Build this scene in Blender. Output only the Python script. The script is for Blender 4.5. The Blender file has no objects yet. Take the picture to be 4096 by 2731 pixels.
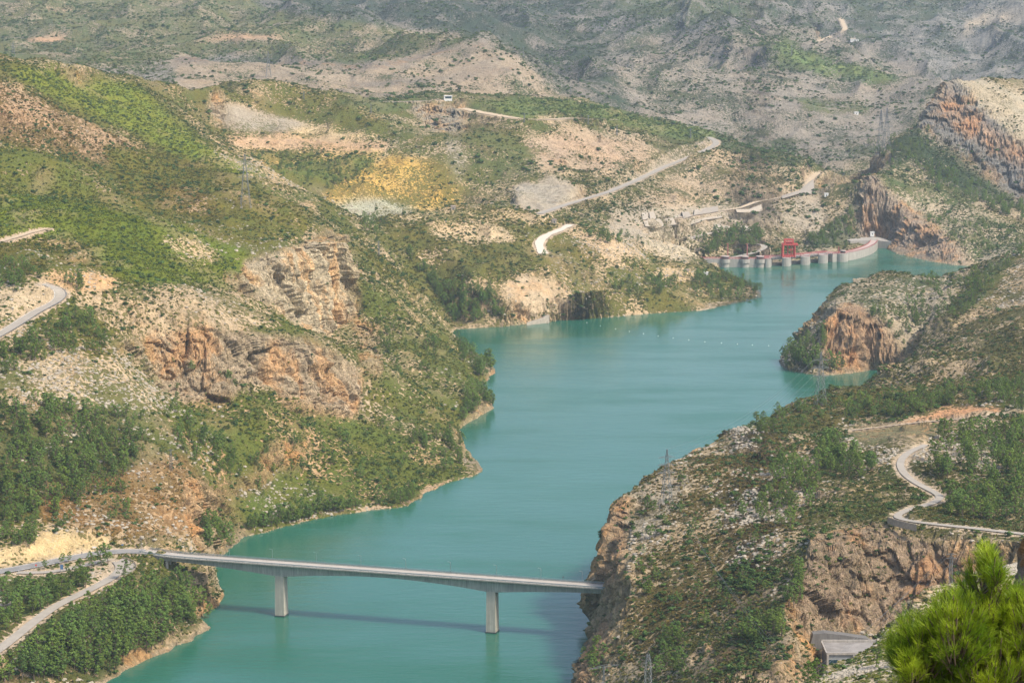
import bpy, bmesh, math, random
import numpy as np
from mathutils import Vector, Matrix, noise as mnoise
from mathutils.geometry import delaunay_2d_cdt
QUAL = 1.0
random.seed(7); rng = np.random.default_rng(7)
# ------------------------------------------------------------------ camera, sky, sun
CAMH = 344.0; PITCH = math.radians(8.85); FPX = 6000.0; PW, PH = 2352.0, 1568.0
CP, SP = math.cos(PITCH), math.sin(PITCH)
scene = bpy.context.scene
col = scene.collection
cd = bpy.data.cameras.new('camera'); cam = bpy.data.objects.new('camera', cd); col.objects.link(cam)
cam.location = (0, 0, CAMH); cam.rotation_euler = (math.pi/2 - PITCH, 0, 0)
cd.sensor_width = 36.0; cd.lens = 36.0*FPX/PW; cd.clip_start = 0.5; cd.clip_end = 30000
scene.camera = cam
SUN_EL, SUN_AZ = math.radians(50), math.radians(122)   # azimuth clockwise from +Y: right of and a little behind the camera
world = bpy.data.worlds.new('World'); scene.world = world; world.use_nodes = True
wn = world.node_tree; bg = wn.nodes['Background']
sky = wn.nodes.new('ShaderNodeTexSky'); sky.sky_type = 'NISHITA'; sky.sun_disc = False
sky.sun_elevation = SUN_EL; sky.sun_rotation = SUN_AZ; sky.air_density = 1.0; sky.dust_density = 3.0; sky.ozone_density = 1.0
wn.links.new(sky.outputs[0], bg.inputs[0]); bg.inputs[1].default_value = 0.15
sd = bpy.data.lights.new('sun', 'SUN'); sd.energy = 3.1; sd.angle = math.radians(8); sd.color = (1.0, 0.91, 0.77)
sun = bpy.data.objects.new('sun', sd); col.objects.link(sun)
sv = Vector((math.sin(SUN_AZ)*math.cos(SUN_EL), math.cos(SUN_AZ)*math.cos(SUN_EL), math.sin(SUN_EL)))
sun.rotation_euler = sv.to_track_quat('Z', 'Y').to_euler(); sun.location = (-600, -300, 900)
scene.view_settings.view_transform = 'Standard'; scene.view_settings.look = 'None'
scene.view_settings.exposure = 0.55; scene.view_settings.gamma = 1.0
scene.render.engine = 'CYCLES'
cy = scene.cycles; cy.max_bounces = 4; cy.diffuse_bounces = 2; cy.glossy_bounces = 2; cy.transmission_bounces = 2
cy.volume_bounces = 1; cy.transparent_max_bounces = 4; cy.use_denoising = True; cy.denoiser = 'OPENIMAGEDENOISE'; cy.denoising_input_passes = 'RGB_ALBEDO_NORMAL'; cy.denoising_prefilter = 'ACCURATE'; cy.caustics_reflective = False; cy.caustics_refractive = False
# ------------------------------------------------------------------ helpers placing points from image pixels: a sight line through a photo point, a depth t or a height z
def ray(px, py):
    X = (px-PW/2)/FPX; Y = (py-PH/2)/FPX
    return X, CP - Y*SP, -SP - Y*CP
def at_t(px, py, t):
    a, b, c = ray(px, py); return (a*t, b*t, CAMH + c*t)
def at_z(px, py, z):
    a, b, c = ray(px, py); t = (z-CAMH)/c; return (a*t, b*t, z)
def pt(p):
    if len(p) == 4:
        px, t, z, _ = p; X = (px-PW/2)/FPX
        # depth t along the axis at height z
        y = (t - 0*z)
        Y = t; yy = (t + (z-CAMH)*SP)/CP if False else t/CP + (z-CAMH)*math.tan(PITCH)*0
        return (X*t, t*CP - (z-CAMH)*SP*0 + 0, z)
    px, py, k = p
    return at_t(px, py, k) if k >= 400 else at_z(px, py, k)
def project(x, y, z):
    t = y*CP - (z-CAMH)*SP
    v = y*SP + (z-CAMH)*CP
    return PW/2 + FPX*x/t, PH/2 - FPX*v/t, t
# ------------------------------------------------------------------ vectorised noise
def _h(ix, iy, iz, s):
    n = (ix*374761393 + iy*668265263 + iz*1274126177 + s*974634777).astype(np.uint32)
    n = (n ^ (n >> 13))*np.uint32(1274126177); n ^= n >> 16
    return (n & np.uint32(0xffff)).astype(np.float32)/32767.5 - 1.0
def vn2(x, y, s=0):
    fx, fy = np.floor(x), np.floor(y); ix, iy = fx.astype(np.int64), fy.astype(np.int64)
    a, b = (x-fx).astype(np.float32), (y-fy).astype(np.float32); a = a*a*a*(a*(a*6-15)+10); b = b*b*b*(b*(b*6-15)+10)
    z = np.int64(0)
    v00, v10, v01, v11 = _h(ix, iy, z, s), _h(ix+1, iy, z, s), _h(ix, iy+1, z, s), _h(ix+1, iy+1, z, s)
    return (v00*(1-a)+v10*a)*(1-b) + (v01*(1-a)+v11*a)*b
def vn3(x, y, z, s=0):
    fx, fy, fz = np.floor(x), np.floor(y), np.floor(z); ix, iy, iz = fx.astype(np.int64), fy.astype(np.int64), fz.astype(np.int64)
    a, b, c = (x-fx).astype(np.float32), (y-fy).astype(np.float32), (z-fz).astype(np.float32)
    a = a*a*(3-2*a); b = b*b*(3-2*b); c = c*c*(3-2*c)
    r = 0
    for k, wk in ((0, 1-c), (1, c)):
        r = r + wk*((_h(ix, iy, iz+k, s)*(1-a)+_h(ix+1, iy, iz+k, s)*a)*(1-b) + (_h(ix, iy+1, iz+k, s)*(1-a)+_h(ix+1, iy+1, iz+k, s)*a)*b)
    return r
def blocks(x, y, z, s):
    """fractured rock: every cell of a jittered lattice gets its own offset and tilt; also how near the joint between cells is"""
    fx, fy, fz = (np.floor(a).astype(np.int64) for a in (x, y, z)); d1 = np.full(x.shape, 9.0, np.float32); d2 = d1.copy(); val = np.zeros_like(d1)
    for i in (-1, 0, 1):
        for j in (-1, 0, 1):
            for k in (-1, 0, 1):
                a, b, c = fx+i, fy+j, fz+k; hx, hy, hz = _h(a, b, c, s), _h(a, b, c, s+7), _h(a, b, c, s+13)
                qx = x-(a+0.5+0.42*hx); qy = y-(b+0.5+0.42*hy); qz = z-(c+0.5+0.42*hz); d = np.sqrt(qx*qx+qy*qy+qz*qz).astype(np.float32)
                v = _h(a, b, c, s+21) + 0.55*(qx*hy+qy*hz+qz*hx); m = d < d1
                d2 = np.where(m, d1, np.minimum(d2, d)); val = np.where(m, v, val); d1 = np.where(m, d, d1)
    return val, d2-d1
def sstep(a, b, x):
    t = np.clip((x-a)/(b-a), 0, 1); return t*t*(3-2*t)
# ------------------------------------------------------------------ the terrain: break lines (photo column, row, depth>=400 or height<400); 'h' points are (column, depth, height)
H = lambda px, t, z: (px, t, z, 'h')
LINES = [
 # far rim and far right mountain
 [(-400,-90,8800),(600,-100,8800),(1400,-100,8800),(2000,-120,8800),(2800,-120,8800)],
 [(-400,-60,7000),(300,-50,6800),(900,-50,6500),(1500,-60,6200),(1900,-50,6500),(2200,-60,6100),(2800,-60,6000)],
 [(2050,-15,5750),(2200,-20,5600),(2352,-25,5500),(2800,-30,5500)],
 [(2060,35,5450),(2200,30,5350),(2352,8,5350),(2800,0,5300)],
 [(2205,62,5150),(2235,42,5180),(2290,36,5180),(2352,28,5200),(2500,20,5200)],
 [(2080,90,5080),(2200,80,5000),(2352,75,4980),(2800,70,4950)],
 [(1960,50,5300),(2040,95,5000),(2100,118,4850),(2180,160,4680),(2260,175,4560),(2352,180,4500),(2800,190,4450)],
 # centre far mountain, crest on its right
 [(1750,-25,5150),(1850,10,4800),(1930,40,4560),(1960,62,4450),(2050,108,4230),(2110,135,4080),(2180,168,3920)],
 [H(1850,5080,125),H(1960,4760,100),H(2050,4500,95),H(2110,4400,80),H(2180,4250,60)],
 [(560,-15,5900),(900,-20,5600),(1200,-15,5250),(1500,-10,5000)],
 [(620,15,5000),(760,30,4850),(900,50,4750),(1000,70,4700),(1150,90,4650)],
 [(1160,30,4900),(1190,80,4700),(1250,150,4350),(1300,215,4000)],
 [(1330,40,4820),(1500,70,4620),(1650,60,4600),(1800,45,4650)],
 [(1380,130,4350),(1500,160,4250),(1650,150,4250),(1800,130,4330),(1930,110,4330)],
 [(1450,210,4020),(1600,230,3960),(1750,220,3980),(1900,205,4010),(2050,190,3980),(2150,200,3880)],
 [(1560,280,3800),(1700,300,3760),(1850,300,3750),(1950,290,3770),(2080,280,3760),(2140,250,3800)],
 [(1300,228,3900),(1450,268,3800),(1640,322,3700),(1800,362,3600),(1900,392,3500),(1990,425,3380),(2030,360,3550),(2080,320,3650),(2120,290,3700)],
 # far left plateau and its scarp
 [(-400,-10,5900),(0,-5,5800),(300,-8,5700),(520,2,5350),(600,20,4950)],
 [(600,20,4950),(800,35,4600),(900,58,4350),(1000,78,4180),(1110,100,3930),(1230,150,3830),(1290,205,3800)],
 [H(620,5200,160),H(800,4850,150),H(1000,4450,135),H(1110,4180,120),H(1230,4050,100),H(1290,3950,92)],
 [(-400,80,4500),(0,85,4350),(300,88,4300),(600,85,4250),(850,75,4250)],
 [(-400,135,3750),(0,140,3700),(150,160,3640),(300,158,3640),(400,136,3660),(560,128,3700),(800,150,3690),(900,142,3700),(1000,117,3750),(1110,101,3880)],
 [(400,158,3610),(560,158,3640),(660,158,3640),(800,176,3640),(900,168,3650),(1010,140,3700),(1120,120,3800)],
 [(800,196,3560),(900,190,3570),(1000,185,3580),(1100,165,3640),(1180,160,3700)],
 [(800,215,3500),(900,212,3500),(1010,205,3520),(1100,190,3560),(1200,190,3650)],
 [(-400,170,3500),(0,185,3450),(400,205,3400),(700,232,3380),(900,236,3420),(1100,240,3520),(1200,238,3600),(1290,222,3720)],
 # middle left hill crest
 [(-400,95,2450),(-100,115,2450),(0,128,2500),(130,152,2620),(300,181,2780),(420,190,2880),(520,184,2970),(580,177,3030),(640,174,3060),(700,197,3060),(760,232,3010),(800,255,2980)],
 [H(-400,2950,150),H(-100,2950,150),H(130,3050,140),H(300,3130,135),H(520,3260,128),H(640,3310,122),H(760,3230,118)],
 [(800,235,3280),(900,229,3270),(960,231,3190),(1030,227,3160),(1055,232,3130)],
 [(800,255,2980),(850,262,2990),(930,240,3110),(1030,236,3105),(1066,250,3090),(1070,300,3030)],
 [(960,290,3050),(1020,305,3030),(1070,300,3030)],
 [(1060,238,3150),(1200,230,3250),(1300,222,3330),(1320,232,3340),(1450,265,3350),(1540,285,3380),(1620,298,3400),(1700,330,3300),(1850,370,3180),(1905,393,3130),(1950,430,3050)],
 [H(1320,3620,80),H(1450,3620,60),H(1620,3600,30),H(1700,3560,10),H(1850,3400,0),H(1905,3300,-10),H(1980,3200,-10)],
 [(1062,252,3080),(1130,262,3040),(1200,276,3000),(1300,272,3090),(1400,274,3200)],
 # right slope of the middle hill, the road across it
 [(1040,330,2900),(1100,380,2840),(1180,360,2860),(1300,380,2900),(1420,340,3050),(1520,330,3180)],
 [(1240,492,2560),(1300,470,2640),(1400,440,2800),(1460,415,2920),(1520,386,3040),(1580,362,3120),(1640,332,3200)],
 [(1180,440,2720),(1190,480,2610),(1245,470,2600)],
 [(1270,408,2790),(1330,440,2690),(1290,470,2625)],
 [(1520,345,3130),(1580,345,3165),(1620,325,3220)],
 [(1640,360,3150),(1740,400,3080),(1850,420,3080)],
 [(1400,500,2640),(1500,470,2790),(1640,440,2970),(1700,430,3000),(1800,425,3040)],
 [(1640,484,2885),(1720,472,2940),(1800,452,2990),(1850,438,3025)],
 [(1400,522,2570),(1480,530,2660),(1560,545,2700),(1640,540,2790),(1740,525,2840)],
 [(1470,500,2700),(1560,497,2790),(1640,500,2845),(1740,490,2890)],
 [(1820,490,2930),(1880,490,2950)],
 [(1500,570,2680),(1600,575,2760),(1700,560,2810),(1780,550,2850),(1840,545,2870)],
 [H(1700,2790,6),H(1800,2830,5)],
 # quarry
 [(475,243,2960),(540,240,3000),(640,262,3000),(720,290,2980)],
 [(510,300,2920),(600,306,2920),(700,318,2930)],
 [(530,306,2900),(620,308,2900),(730,320,2910),(890,322,2900)],
 [(860,290,2940),(780,290,2960)],
 [(560,345,2840),(700,350,2850),(860,345,2850),(1000,370,2840),(1050,400,2820),(1070,440,2790)],
 [(640,420,2700),(760,400,2760),(900,420,2770),(1000,440,2760)],
 [(740,480,2670),(850,512,2650),(960,482,2730),(1070,472,2790),(1140,475,2700)],
 # middle dome above the lake and its peninsula
 [(885,508,2500),(960,482,2560),(1050,472,2600),(1180,484,2610),(1290,510,2580),(1370,530,2560)],
 [H(900,2630,60),H(1050,2740,58),H(1180,2720,62)],
 [(900,540,2440),(1000,560,2420),(1150,560,2440),(1250,575,2450),(1330,570,2480),(1400,560,2520)],
 [(1100,620,2370),(1250,605,2400),(1400,606,2460),(1500,611,2530),(1540,615,2560),(1600,619,2590)],
 [(1060,680,2340),(1180,670,2330),(1300,650,2360),(1400,645,2400),(1500,650,2430),(1600,640,2520),(1690,638,2600)],
 [(1120,728,2330),(1260,720,2350),(1400,702,2420),(1500,692,2450),(1620,682,2490),(1690,660,2560),(1730,665,2550)],
 [(1500,606,2600),(1540,614,2600),(1650,624,2630),(1690,636,2615),(1738,662,2560)],
 # left spurs
 [(-400,130,2250),(-150,128,2200),(0,186,2300),(60,205,2310),(110,232,2320),(250,300,2330),(330,342,2340),(410,372,2345),(480,402,2350),(600,442,2350),(700,480,2350)],
 [H(-400,2380,195),H(0,2430,188),H(110,2440,168),H(250,2440,145),H(330,2450,130)],
 [(60,160,2560),(200,232,2640),(300,282,2560),(460,332,2520),(560,380,2450)],
 [(500,200,2940),(500,300,2870),(600,380,2720),(700,440,2570),(760,480,2500)],
 [(700,480,2350),(760,500,2360),(830,532,2360),(880,582,2350),(930,640,2340),(1000,692,2330),(1040,766,0)],
 [(840,508,2600),(900,545,2430),(960,620,2395),(1010,690,2360),(1045,750,2330)],
 [(-400,250,2060),(0,332,2060),(60,338,2060),(120,352,2065),(200,385,2075),(250,412,2080),(300,470,2100)],
 [H(-400,2180,165),H(0,2170,160),H(120,2180,148),H(250,2170,132)],
 [(100,300,2240),(200,372,2230),(300,442,2190),(400,482,2150)],
 [(560,474,2160),(600,540,2110),(650,560,2080)],
 [(350,380,2300),(450,420,2250),(520,440,2220)],
 [(-400,395,1880),(-100,412,1880),(0,427,1880),(200,467,1900),(330,498,1920),(430,523,1940),(560,562,1950),(640,588,1945)],
 [H(-400,2000,150),H(0,1990,148),H(200,2010,134),H(330,2020,122),H(430,2030,116)],
 # big crag and its foot
 [(575,600,1925),(640,580,1950),(700,560,1990),(765,535,2035),(783,550,2050),(795,600,2055),(805,650,2055),(822,700,2050)],
 [(570,640,1918),(610,690,1918),(660,735,1935),(740,770,1990),(780,745,2025),(800,735,2038),(830,720,2048)],
 [(500,640,1830),(567,673,1815),(640,725,1795),(700,765,1780),(770,797,1765),(820,850,1752)],
 [H(600,1885,64),H(660,1885,50),H(740,1905,38),H(800,1930,36)],
 [(450,600,1850),(520,612,1880),(575,618,1910)],
 [(720,510,2200),(800,560,2180),(850,640,2180),(900,690,2150)],
 # left flank
 [(-400,560,1750),(0,555,1750),(150,570,1760),(300,605,1775),(450,640,1780)],
 [(-400,650,1630),(0,645,1630),(120,640,1640),(250,645,1655),(330,655,1680)],
 [(-300,900,1470),(0,900,1475),(150,860,1520),(250,800,1590),(330,760,1645)],
 [(340,772,1640),(400,765,1652),(470,762,1660),(530,775,1668),(600,778,1690),(650,790,1700),(700,782,1725),(760,800,1745),(820,850,1752)],
 [(345,800,1634),(375,898,1633),(440,918,1637),(500,925,1640),(530,905,1648),(560,872,1664),(640,882,1681),(660,920,1685),(720,940,1706),(810,958,1730),(826,900,1748)],
 [(880,850,1810),(950,870,1850),(1000,890,1880)],
 [(900,780,1980),(960,760,2060),(1010,790,2080)],
 [(250,920,1520),(380,1000,1530),(500,1000,1575),(620,1000,1600),(750,1010,1660),(880,1010,1710)],
 [(0,1150,1380),(200,1150,1405),(380,1130,1455),(440,1120,1470),(460,1200,1450),(440,1240,1440)],
 [(560,1130,1550),(700,1110,1600),(850,1090,1640),(960,1080,1670),(1060,1060,1720)],
 [(480,1160,1500),(500,1220,1495)],
 # rim of the water on the left
 [(-500,1700,14),(0,1640,0),(240,1568,0),(300,1532,0),(370,1500,0),(440,1470,0),(488,1440,0),(470,1425,0),(455,1410,0),(500,1390,0),(520,1368,0),(503,1335,0),(497,1300,0),(525,1262,0),(570,1232,0),(620,1218,0),(700,1196,0),(780,1180,0),(850,1173,0),(935,1162,0),(960,1142,0),(1020,1112,0),(1070,1098,0),(1108,1080,0),(1095,1055,0),(1070,1030,0),(1052,990,0),(1085,965,0),(1130,942,0),(1137,915,0),(1105,882,0),(1128,865,0),(1140,845,0),(1090,810,0),(1062,790,0),(1040,766,0),(1045,756,0),(1150,750,0),(1260,738,0),(1400,728,0),(1500,719,0),(1620,712,0),(1700,698,0),(1750,685,0),(1745,665,0),(1712,645,0),(1680,632,0),(1600,620,0),(1555,610,0),(1530,606,0)],
 [(455,1300,17),(490,1330,14),(500,1368,8),(470,1385,7)],
 [(370,1300,20),(400,1310,17),(455,1300,17)],
 [(550,1225,9),(700,1180,9),(840,1160,8),(940,1145,8),(1000,1110,9),(1085,1072,6)],
 [(1040,985,12),(1110,930,8),(1090,890,12),(1110,850,8),(1060,810,12)],
 # road shelf on the left
 [(-400,1340,27),(0,1322,27),(120,1296,27),(200,1276,27),(290,1266,27),(340,1268,27)],
 [(-400,1318,27.6),(0,1303,27.6),(120,1283,27.6),(200,1266,27.6),(290,1256,27.6),(360,1262,27.0),(420,1262,25)],
 [(-400,1280,1326),(0,1278,1332),(60,1262,1338),(110,1235,1352),(160,1222,1362),(230,1240,1362),(290,1248,1360)],
 [(0,1490,21),(60,1450,23),(150,1398,25),(230,1342,27),(290,1310,27),(300,1285,27)],
 [(0,1340,25),(100,1335,25.5),(200,1325,26.5),(260,1290,27)],
 [(0,1410,22),(100,1380,24)],
 [(100,1540,10),(200,1490,12),(300,1440,14),(380,1400,14),(420,1340,14)],
 [(-400,1500,24),(-100,1520,18),(0,1568,12)],
 # right shore: dam, cliffs, cove, hill
 [(2030,562,0),(2040,573,0),(2062,583,0),(2130,599,0),(2190,609,0),(2245,612,0),H(2290,2600,0),H(2300,2480,0),(2250,632,0),(2200,640,0),(2120,636,0),(2020,634,0),(1960,640,0),H(1925,2420,0),H(1900,2280,0)],
 [H(1900,2280,0),(1862,770,0),(1800,810,0),(1786,832,0),(1800,846,0),(1850,858,0),(1890,862,0),(1960,856,0),(2000,848,0),(2052,852,0),(2060,868,0),(2020,878,0),H(1935,1950,0),H(1895,1880,0),H(1850,1800,0),H(1765,1650,0),H(1690,1570,0),H(1560,1510,0),H(1490,1450,0),H(1420,1400,0),H(1365,1340,0),(1350,1470,0),(1340,1500,0),(1322,1568,0),(1318,1640,0),(1300,1800,0)],
 [(1960,470,2960),(1985,400,2965),(2000,385,2960),(2050,450,2932),(2100,492,2895),(2180,548,2800),(2235,604,2752)],
 [(1968,545,2930),(1985,556,2925),(2030,556,2912),(2062,577,2862)],
 [(1850,562,2860),(1900,520,2890),(1950,480,2930)],
 [(1850,572,2,),(1920,566,3),(1975,560,6)],
 [H(1930,3080,-10),H(1985,3150,0)],
 [(2060,360,3090),(2060,400,3060),(2200,460,2985),(2352,535,2850),(2800,560,2800)],
 [(2000,352,3150),(2060,310,3185),(2100,300,3190),(2125,285,3190),(2130,262,3210),(2150,228,3230),(2165,205,3240),(2192,178,3255),(2280,172,3330),(2352,170,3400),(2800,165,3500)],
 [(2125,292,3178),(2200,342,3150),(2300,422,3105),(2400,480,3070),(2800,540,3000)],
 [(2190,190,3240),(2240,240,3195),(2300,300,3150),(2400,372,3110),(2800,430,3050)],
 [(2160,268,3190),(2200,300,3170),(2300,375,3125),(2400,430,3090)],
 [H(2192,3420,110),H(2352,3620,90),H(2110,3400,50),H(2000,3330,30),H(2800,3800,80)],
 [(2130,590,2800),(2250,590,2780),(2352,590,2700),(2800,600,2600)],
 # right-hand hill crests
 [(2800,545,2250),(2500,565,2280),(2352,580,2300),(2300,588,2320),(2260,602,2330),(2235,618,2300)],
 [H(2300,2420,30),H(2500,2480,30),H(2800,2500,40)],
 [(1900,740,2110),(1905,695,2180),(1925,660,2240),(1945,645,2260),(2010,632,2280),(2100,630,2290),(2180,640,2270),(2215,640,2240)],
 [(1890,755,2095),(1930,700,2105),(1970,705,2105),(2030,760,2095),(2060,790,2090),(2075,830,2080)],
 [(1893,790,2088),(1905,835,2082),(1960,852,2078),(2040,848,2076)],
 [(1820,815,12),(1870,820,12),(1900,845,8)],
 [(2110,700,2150),(2160,690,2150),(2200,680,2160),(2120,760,2060)],
 [(2245,640,2220),(2180,730,2060),(2100,810,2010),(2072,850,1975),(2065,870,1960)],
 [(1322,1560,4),(1345,1510,1235),(1375,1440,1262),(1395,1370,1290),(1398,1300,1296),(1405,1240,1305),(1415,1190,1320),(1440,1145,1340),(1490,1098,1370),(1530,1060,1400),(1600,1022,1450),(1680,1000,1490),(1705,995,1500),(1720,962,1530),(1800,932,1600),(1900,906,1680),(1980,880,1790),(2066,858,1945)],
 [(1440,1400,1200),(1430,1300,1245),(1440,1230,1290),(1480,1160,1330)],
 [(1400,1568,1140),(1450,1480,1165),(1470,1400,1195)],
 [(1600,1568,1050),(1650,1500,1082),(1700,1420,1120),(1640,1320,1190),(1620,1200,1270),(1640,1120,1340),(1700,1060,1400)],
 [(1780,1568,1010),(1800,1480,1050),(1790,1400,1090),(1830,1320,1130),(1800,1250,1180)],
 [(1850,1290,1140),(1880,1240,1155),(1930,1215,1160),(2000,1204,1163),(2060,1225,1158),(2150,1255,1150),(2250,1280,1140),(2400,1330,1120),(2800,1380,1100)],
 [(1850,1400,1116),(1840,1450,1112),(1900,1462,1120),(2000,1450,1130),(2080,1435,1134),(2200,1420,1124),(2400,1440,1090),(2800,1480,1060)],
 [(1865,1340,1126),(1950,1380,1134),(2050,1370,1142),(2150,1380,1136)],
 [H(1840,1055,40),H(1880,1094,40),H(2010,1098,40)],[H(1870,1066,39),H(2010,1066,39)],
 [H(1780,1000,36),H(1880,1030,40),H(1990,1040,44),H(2100,1050,48),H(2300,1040,60),H(2800,1000,70)],
 [(2800,1260,1080),(2352,1226,1125),(2220,1210,1145),(2140,1200,1160),(2080,1196,1170),(2055,1180,1185),(2080,1165,1200),(2150,1155,1215),(2165,1145,1225),(2110,1115,1265),(2070,1090,1290),(2065,1060,1320),(2090,1040,1345),(2125,1022,1365)],
 [(2250,1170,1200),(2352,1130,1230),(2600,1100,1240)],
 [(1800,1100,1330),(1900,1080,1330),(2000,1060,1345)],
 [(1900,1010,1430),(2000,992,1450),(2140,1000,1430),(2200,985,1445),(2150,968,1500),(2000,978,1495)],
 [(2060,968,1530),(2140,962,1530),(2200,958,1510),(2290,955,1480)],
 [(2100,958,1545),(2160,938,1560),(2290,935,1530)],
 [(2250,1030,1370),(2352,1000,1400),(2600,960,1450)],
 [(1900,960,1560),(2000,930,1610),(2100,900,1680),(2250,880,1680),(2352,870,1660),(2800,850,1650)],
 [(2100,850,1880),(2200,800,1870),(2352,740,1880),(2800,700,1880)],
 [(2280,660,2120),(2352,640,2130),(2800,600,2150)],
 # foreground shoulder on the right
 [(1840,1592,600),(1869,1565,610),(1903,1539,622),(1936,1512,635),(1986,1489,650),(2019,1455,668),(2069,1422,688),(2119,1379,712),(2169,1345,735),(2219,1322,752),(2270,1298,770),(2336,1278,790),(2500,1220,830),(2900,1150,880)],
 [(1900,1610,575),(2100,1560,575),(2300,1500,570),(2700,1400,560)],
 [H(1780,700,70),H(1869,730,100),H(2019,790,105),H(2169,840,108),H(2336,890,108),H(2500,910,112),H(2900,930,120)],
 [H(1800,960,45),H(2019,970,58),H(2336,1000,76),H(2900,1010,84)],
 [H(1740,720,60),H(1640,560,70),H(1500,430,90)],
 # towards the camera, below the frame
 [H(-500,900,40),H(600,950,0),H(1250,900,0),H(1400,900,12),H(1600,900,30)],
 [H(-500,500,110),H(600,500,60),H(1200,500,70),H(1700,480,110),H(2100,420,205),H(2900,400,215)],
 [H(-500,120,250),H(1176,120,255),H(2900,120,262)],
 [H(-600,50,300),H(1176,50,300),H(3000,50,303)],
 [H(300,1050,0),H(900,1050,-3),H(1200,1050,-2)],
]
LAKE = [(900,1280,-12),(800,1400,-12),(1200,1300,-12),(1200,1500,-14),(1250,1100,-14),(1400,950,-14),(1250,850,-14),(1500,800,-14),(1750,760,-12),(1850,700,-10),(1820,650,-10),(1900,620,-10),(1600,740,-8),(2150,620,-8),(1980,875,-3),(1870,900,-8),(1700,930,-8),(700,1250,-6),(600,1450,-10),(420,1540,-6)]
def surf_pt(p):
    if len(p) == 4:
        px, t, z, _ = p
        X = (px-PW/2)/FPX*t
        return (X, (t + (z-CAMH)*SP)/CP, z)
    return pt(p)
pts, zz, edges = [], [], []
for L in LINES:
    prev = None
    for p in L:
        x, y, z = surf_pt(p)
        pts.append(Vector((x/y, math.log(y)))); zz.append(z)
        if prev is not None: edges.append((prev, len(pts)-1))
        prev = len(pts)-1
for p in LAKE:
    x, y, z = surf_pt(p); pts.append(Vector((x/y, math.log(y)))); zz.append(z)
UMIN, UMAX = -0.235, 0.235
S0, S1 = math.log(60.0), math.log(8600.0)
for u in (-0.30, 0.30):
    for s in np.linspace(math.log(40), math.log(9500), 14):
        # frame the triangulation with the height of the nearest control point set from image pixels
        k = min(range(len(zz)), key=lambda i: (pts[i][0]-u)**2*0.25 + (pts[i][1]-s)**2)
        pts.append(Vector((u, s))); zz.append(zz[k])
vo, eo, fo, ov, oe, of_ = delaunay_2d_cdt(pts, edges, [], 0, 1e-7)
ZV = []
bad = []
for i, o in enumerate(ov):
    if o: ZV.append(zz[o[0]])
    else: ZV.append(None); bad.append(i)
nb = {i: [] for i in bad}
for a, b in eo:
    if a in nb: nb[a].append(b)
    if b in nb: nb[b].append(a)
for it in range(3):
    for i in bad:
        ks = [(1/((vo[i]-vo[j]).length+1e-6)**2, ZV[j]) for j in nb[i] if ZV[j] is not None]
        if ks: ZV[i] = sum(w*z for w, z in ks)/sum(w for w, z in ks)
print('TIN', len(vo), 'crossings', len(bad))
NU = int(1240*QUAL); NS = int(3300*QUAL)
U = np.linspace(UMIN, UMAX, NU); S = np.linspace(S0, S1, NS)
du, ds = U[1]-U[0], S[1]-S[0]
HT = np.zeros((NU, NS), np.float32)
for f in fo:
    for k in range(1, len(f)-1):
        i, j, l = f[0], f[k], f[k+1]
        a, b, c = vo[i], vo[j], vo[l]
        i0 = max(0, int(math.floor((min(a[0], b[0], c[0])-UMIN)/du))); i1 = min(NU-1, int(math.ceil((max(a[0], b[0], c[0])-UMIN)/du)))
        j0 = max(0, int(math.floor((min(a[1], b[1], c[1])-S0)/ds))); j1 = min(NS-1, int(math.ceil((max(a[1], b[1], c[1])-S0)/ds)))
        if i1 < i0 or j1 < j0: continue
        det = (b[0]-a[0])*(c[1]-a[1]) - (c[0]-a[0])*(b[1]-a[1])
        if abs(det) < 1e-14: continue
        X = U[i0:i1+1][:, None]-a[0]; Y = S[j0:j1+1][None, :]-a[1]
        w1 = (X*(c[1]-a[1]) - (c[0]-a[0])*Y)/det; w2 = ((b[0]-a[0])*Y - X*(b[1]-a[1]))/det
        m = (w1 >= -1e-6) & (w2 >= -1e-6) & (w1+w2 <= 1+1e-6)
        z = ZV[i] + w1*(ZV[j]-ZV[i]) + w2*(ZV[l]-ZV[i])
        sub = HT[i0:i1+1, j0:j1+1]; sub[m] = z[m]
def blur(A, nu, ns):
    for ax, n in ((0, nu), (1, ns)):
        for rep in range(2):
            if n < 1: continue
            P = np.pad(A, [(n+1, n) if k == ax else (0, 0) for k in (0, 1)], mode='edge').astype(np.float64)
            C = np.cumsum(P, axis=ax)
            A = (np.take(C, range(2*n+1, C.shape[ax]), axis=ax) - np.take(C, range(0, C.shape[ax]-2*n-1), axis=ax))/(2*n+1)
    return A.astype(np.float32)
YY = np.exp(S)[None, :]
def slope(A):
    gu = np.gradient(A, du, axis=0)/YY; gs = np.gradient(A, ds, axis=1)/YY
    return gu, gs
q = max(1, int(round(2*QUAL)))
A1 = blur(HT, 1, 1)
gu, gs = slope(A1); st = np.hypot(gu, gs)
cliff = blur(sstep(0.85, 1.5, st), 2*q, 3*q)
nearw = sstep(0, 14, np.abs(HT))*0.85+0.15
A2 = blur(HT, int(4*QUAL), int(6*QUAL))
HT = A1 + (A2-A1)*(1-np.clip(cliff*1.6, 0, 1))*nearw
XX = U[:, None]*YY; YF = np.broadcast_to(YY, XX.shape)
SH = [L for L in LINES if (240,1568,0) in L][0][1:] + [(1560,606,0),(1640,608.5,0),(1700,609,0),(1765,608.5,0),(1850,603,0),(1945,596,0),(1990,584,0),(2012,569,0)] + [L for L in LINES if (2030,562,0) in L][0] + [L for L in LINES if (1786,832,0) in L][0][1:]
SHP = np.array([(lambda p: (p[0]/p[1], math.log(p[1])))(surf_pt(p)) for p in SH] + [(0.02, math.log(500)), (-0.2, math.log(500))])
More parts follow.
